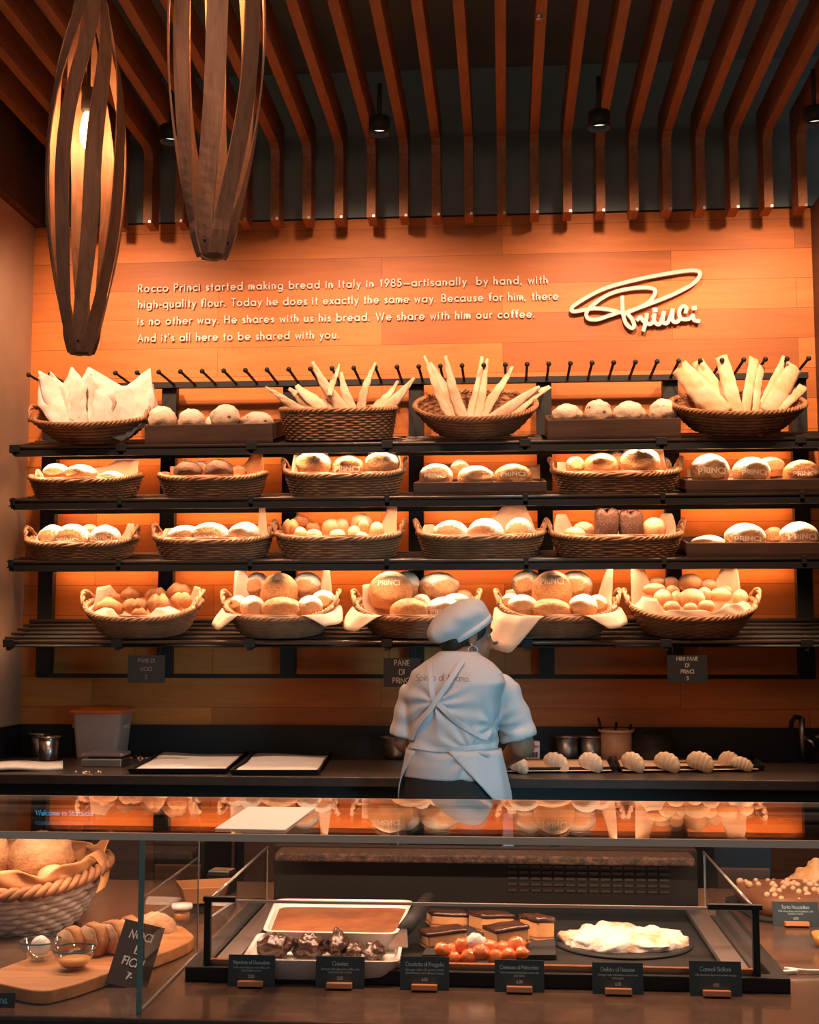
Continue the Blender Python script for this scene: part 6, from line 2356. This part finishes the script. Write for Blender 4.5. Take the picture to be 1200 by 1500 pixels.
glass_bowl(55, 1408, 1374, 62, 'small glass bowl holding a white scoop on the cutting board', lambda r, h: _shift(lump(3, r * .95, r * .95, h * 1.1, .1), h * .68), M_ENAMEL,
           ('butter_scoop', 'white rounded scoop standing in a small glass bowl'), 'butter')
glass_bowl(105, 1421, 1386, 64, 'small glass bowl of orange preserve on the cutting board', lambda r, h: MB().lathe([(r * .48, .005), (r * .62, h * .25), (r * .74, h * .52), (r * .4, h * .60), (.001, h * .58)], n=28),
           mottled('orange_preserve', (0.80, 0.34, 0.10), (0.90, 0.46, 0.16), 10, 0.25, 0.3, 30), ('fruit_preserve', 'orange preserve filling a small glass bowl'), 'preserve')
b_ = onz(240, 1366, DZ)
t = thing('jam_jar', 'small glass jar with a pale lid behind the chalk sign', 'jar', (at(262, 1366, 2.25).x, 2.27, DZ + .02))
MB().lathe([(.015, 0), (.017, .003), (.017, .020), (.015, .024)], n=20).build('glass', M_GLASS_BOWL, t)
MB().lathe([(.013, .002), (.014, .016), (.002, .017)], n=20).build('honey', mat('honey', (0.6, 0.22, 0.04), 0.2), t)
MB().lathe([(.018, .023), (.019, .026), (.018, .031), (.004, .032)], n=20).build('lid', M_ENAMEL, t)
# NOCI E FICHI sign
b0, b1 = onz(155, 1446, DZ), onz(206, 1450, DZ)
w_ = 56 / PXM(b0.y)
t = thing('chalk_sign', 'dark leaning card hand-lettered NOCI E FICHI beside the cutting board', 'price sign', (at(182, 1448, b0.y).x + 0.002, b0.y, DZ), (radians(-24), radians(13), radians(4)))
h_ = .095
MB().box((0, 0, h_ / 2), (w_ + .004, .003, h_)).build('card', mat('brown_card', (0.055, 0.032, 0.024), 0.6), t, False)
mb = MB()
fn = plane_fn((0, -.0022, 0), (1, 0, 0), (0, 0, 1), (0, -1, 0))
for i, (s_, z, sz) in enumerate((('NOCI', .070, .0112), ('E', .050, .0112), ('FICHI', .031, .0112), ('7-', .012, .0095))):
    st, wd = strokes(s_, sz, slant=.12, jitter=.05, seed=i, track=.06)
    k = min(1, w_ * .84 / wd)
    ribbon(mb, [[((x - wd / 2) * k, z + y) for x, y in l] for l in st], .0019, 0, fn)
mb.build('chalk_writing', M_CHALK, t, False)
MB().hexa([Vector((-.012, .001, .0)), Vector((.012, .001, .0)), Vector((.012, .042, .018)), Vector((-.012, .042, .018)), Vector((-.012, .002, .06)), Vector((.012, .002, .06)), Vector((.012, .043, .020)), Vector((-.012, .043, .020))]).build('prop', M_SLATE, t, False)
# small sign cut off at the lower left
p = at(4, 1457, 1.80)
t = thing('allergy_notice', 'small dark notice with blue print in the lower left corner', 'notice', (p.x - .02, 1.80, DZ), (radians(-10), 0, 0))
MB().box((0, 0, .010), (.075, .002, .020)).build('card', M_SLATE, t, False)
mb = MB()
st, wd = strokes('allergens.', .0095)
ribbon(mb, [[(x - wd / 2 + .004, .006 + y) for x, y in l] for l in st], .0013, 0, plane_fn((0, -.0016, 0), (1, 0, 0), (0, 0, 1), (0, -1, 0)))
mb.build('print', mat('blue_print', (0.10, 0.45, 0.62), 0.7), t, False)

# ------------------------------------------------------------------ rear of the case
A, B = at(50, 1199, 2.66), at(134, 1186, 2.66)
t = thing('till_display', 'dark till display with a line of blue lettering behind the glass top', 'display', ((A.x + B.x) / 2, 2.67, DZ))
MB().box((0, .012, (A.z + B.z) / 2 - DZ), ((B.x - A.x) * 1.12, .024, .034)).build('screen', M_SLATE, t, False, bev=.002)
MB().tube([(0, .012, 0), (0, .012, A.z - DZ)], .008, 10).build('stand', M_STEEL_BLACK, t)
MB().lathe([(.04, 0), (.04, .006), (.012, .010)], c=(0, .012, 0), n=20).build('foot', M_STEEL_BLACK, t)
mb = MB()
st, wd = strokes('Welcome to Starbucks'.replace('k', 'k'), .0105)
k = (B.x - A.x) / wd
ribbon(mb, [[((x - wd / 2) * k, (A.z + B.z) / 2 - DZ - .004 + y) for x, y in l] for l in st], .0011, 0, plane_fn((0, -.0015, 0), (1, 0, 0), (0, 0, 1), (0, -1, 0)))
mb.build('glowing_text', mat('display_blue', (0.0, 0.25, 0.4), 0.5, emit=(0.02, 0.42, 0.75), estr=3.0), t, False)
P = [onz(*q, GZ + .002) for q in ((315, 1214), (418, 1216), (462, 1183), (364, 1182))]
m = MB().hexa([q + Vector((0, 0, -.001)) for q in P] + [q + Vector((0, 0, .0005)) for q in P])
tag(m.build('paper_card', mat('bright_paper', (0.92, 0.90, 0.87), 0.6), None, False), 'blank white card lying on the glass top', 'card')
# kraft tray and steel clip at the rear
P = [onz(*q, DZ + .05) for q in ((268, 1302), (322, 1300), (338, 1286), (258, 1290))]
c = sum(P, Vector()) / 4
t = thing('kraft_tray', 'small kraft paper tray behind the glass partition', 'tray', (c.x, c.y, DZ))
lo_ = [Vector(((q - c).x * .8, (q - c).y * .8, .02)) for q in P]
hi_ = [Vector(((q - c).x, (q - c).y, .05)) for q in P]
m = MB()
m.v = lo_ + hi_
m.f = [(0, 1, 2, 3)] + [(j, (j + 1) % 4, 4 + (j + 1) % 4, 4 + j) for j in range(4)]
m.build('tray', M_PAPER_KRAFT, t, False, solid=.002)
MB().box((0, 0, .010), (.06, .05, .018)).build('foot', M_SLATE, t, False)
p = at(322, 1280, 2.62)
t = thing('card_reader', 'small steel-topped card reader at the back of the case', 'card reader', (p.x, 2.64, DZ), (radians(0), 0, radians(-8)))
MB().box((0, 0, (p.z - DZ) / 2), (.05, .05, p.z - DZ)).build('body', M_STEEL_BLACK, t, False, bev=.003)
MB().box((0, 0, p.z - DZ + .003), (.046, .04, .006)).build('plate', M_STEEL, t, False, bev=.002)
# low equipment cabinets behind the case
for i, (xa, xb, yt, Y, lab) in enumerate(((225, 300, 1232, 2.95, 'dark equipment cabinet behind the glass partition'), (1045, 1130, 1236, 2.98, 'dark equipment cabinet behind the hazelnut cake'))):
    A, B = at(xa, yt, Y), at(xb, yt, Y)
    t = thing('equipment_cabinet', lab, 'cabinet', ((A.x + B.x) / 2, Y + .15, 0), (0, 0, 0), 'dark cabinets behind the case')
    MB().box((0, 0, A.z / 2), (B.x - A.x, .3, A.z)).build('body', M_STEEL_BLACK, t, False, bev=.004)
    d = MB().box((0, -.156, A.z * .5), ((B.x - A.x) * .9, .012, A.z * .9)).build('cabinet_door', M_CRATE, t, False, bev=.002)
    MB().box(((B.x - A.x) * .36, -.168, A.z * .62), (.010, .012, .10)).build('handle', M_STEEL_DULL, d, False)
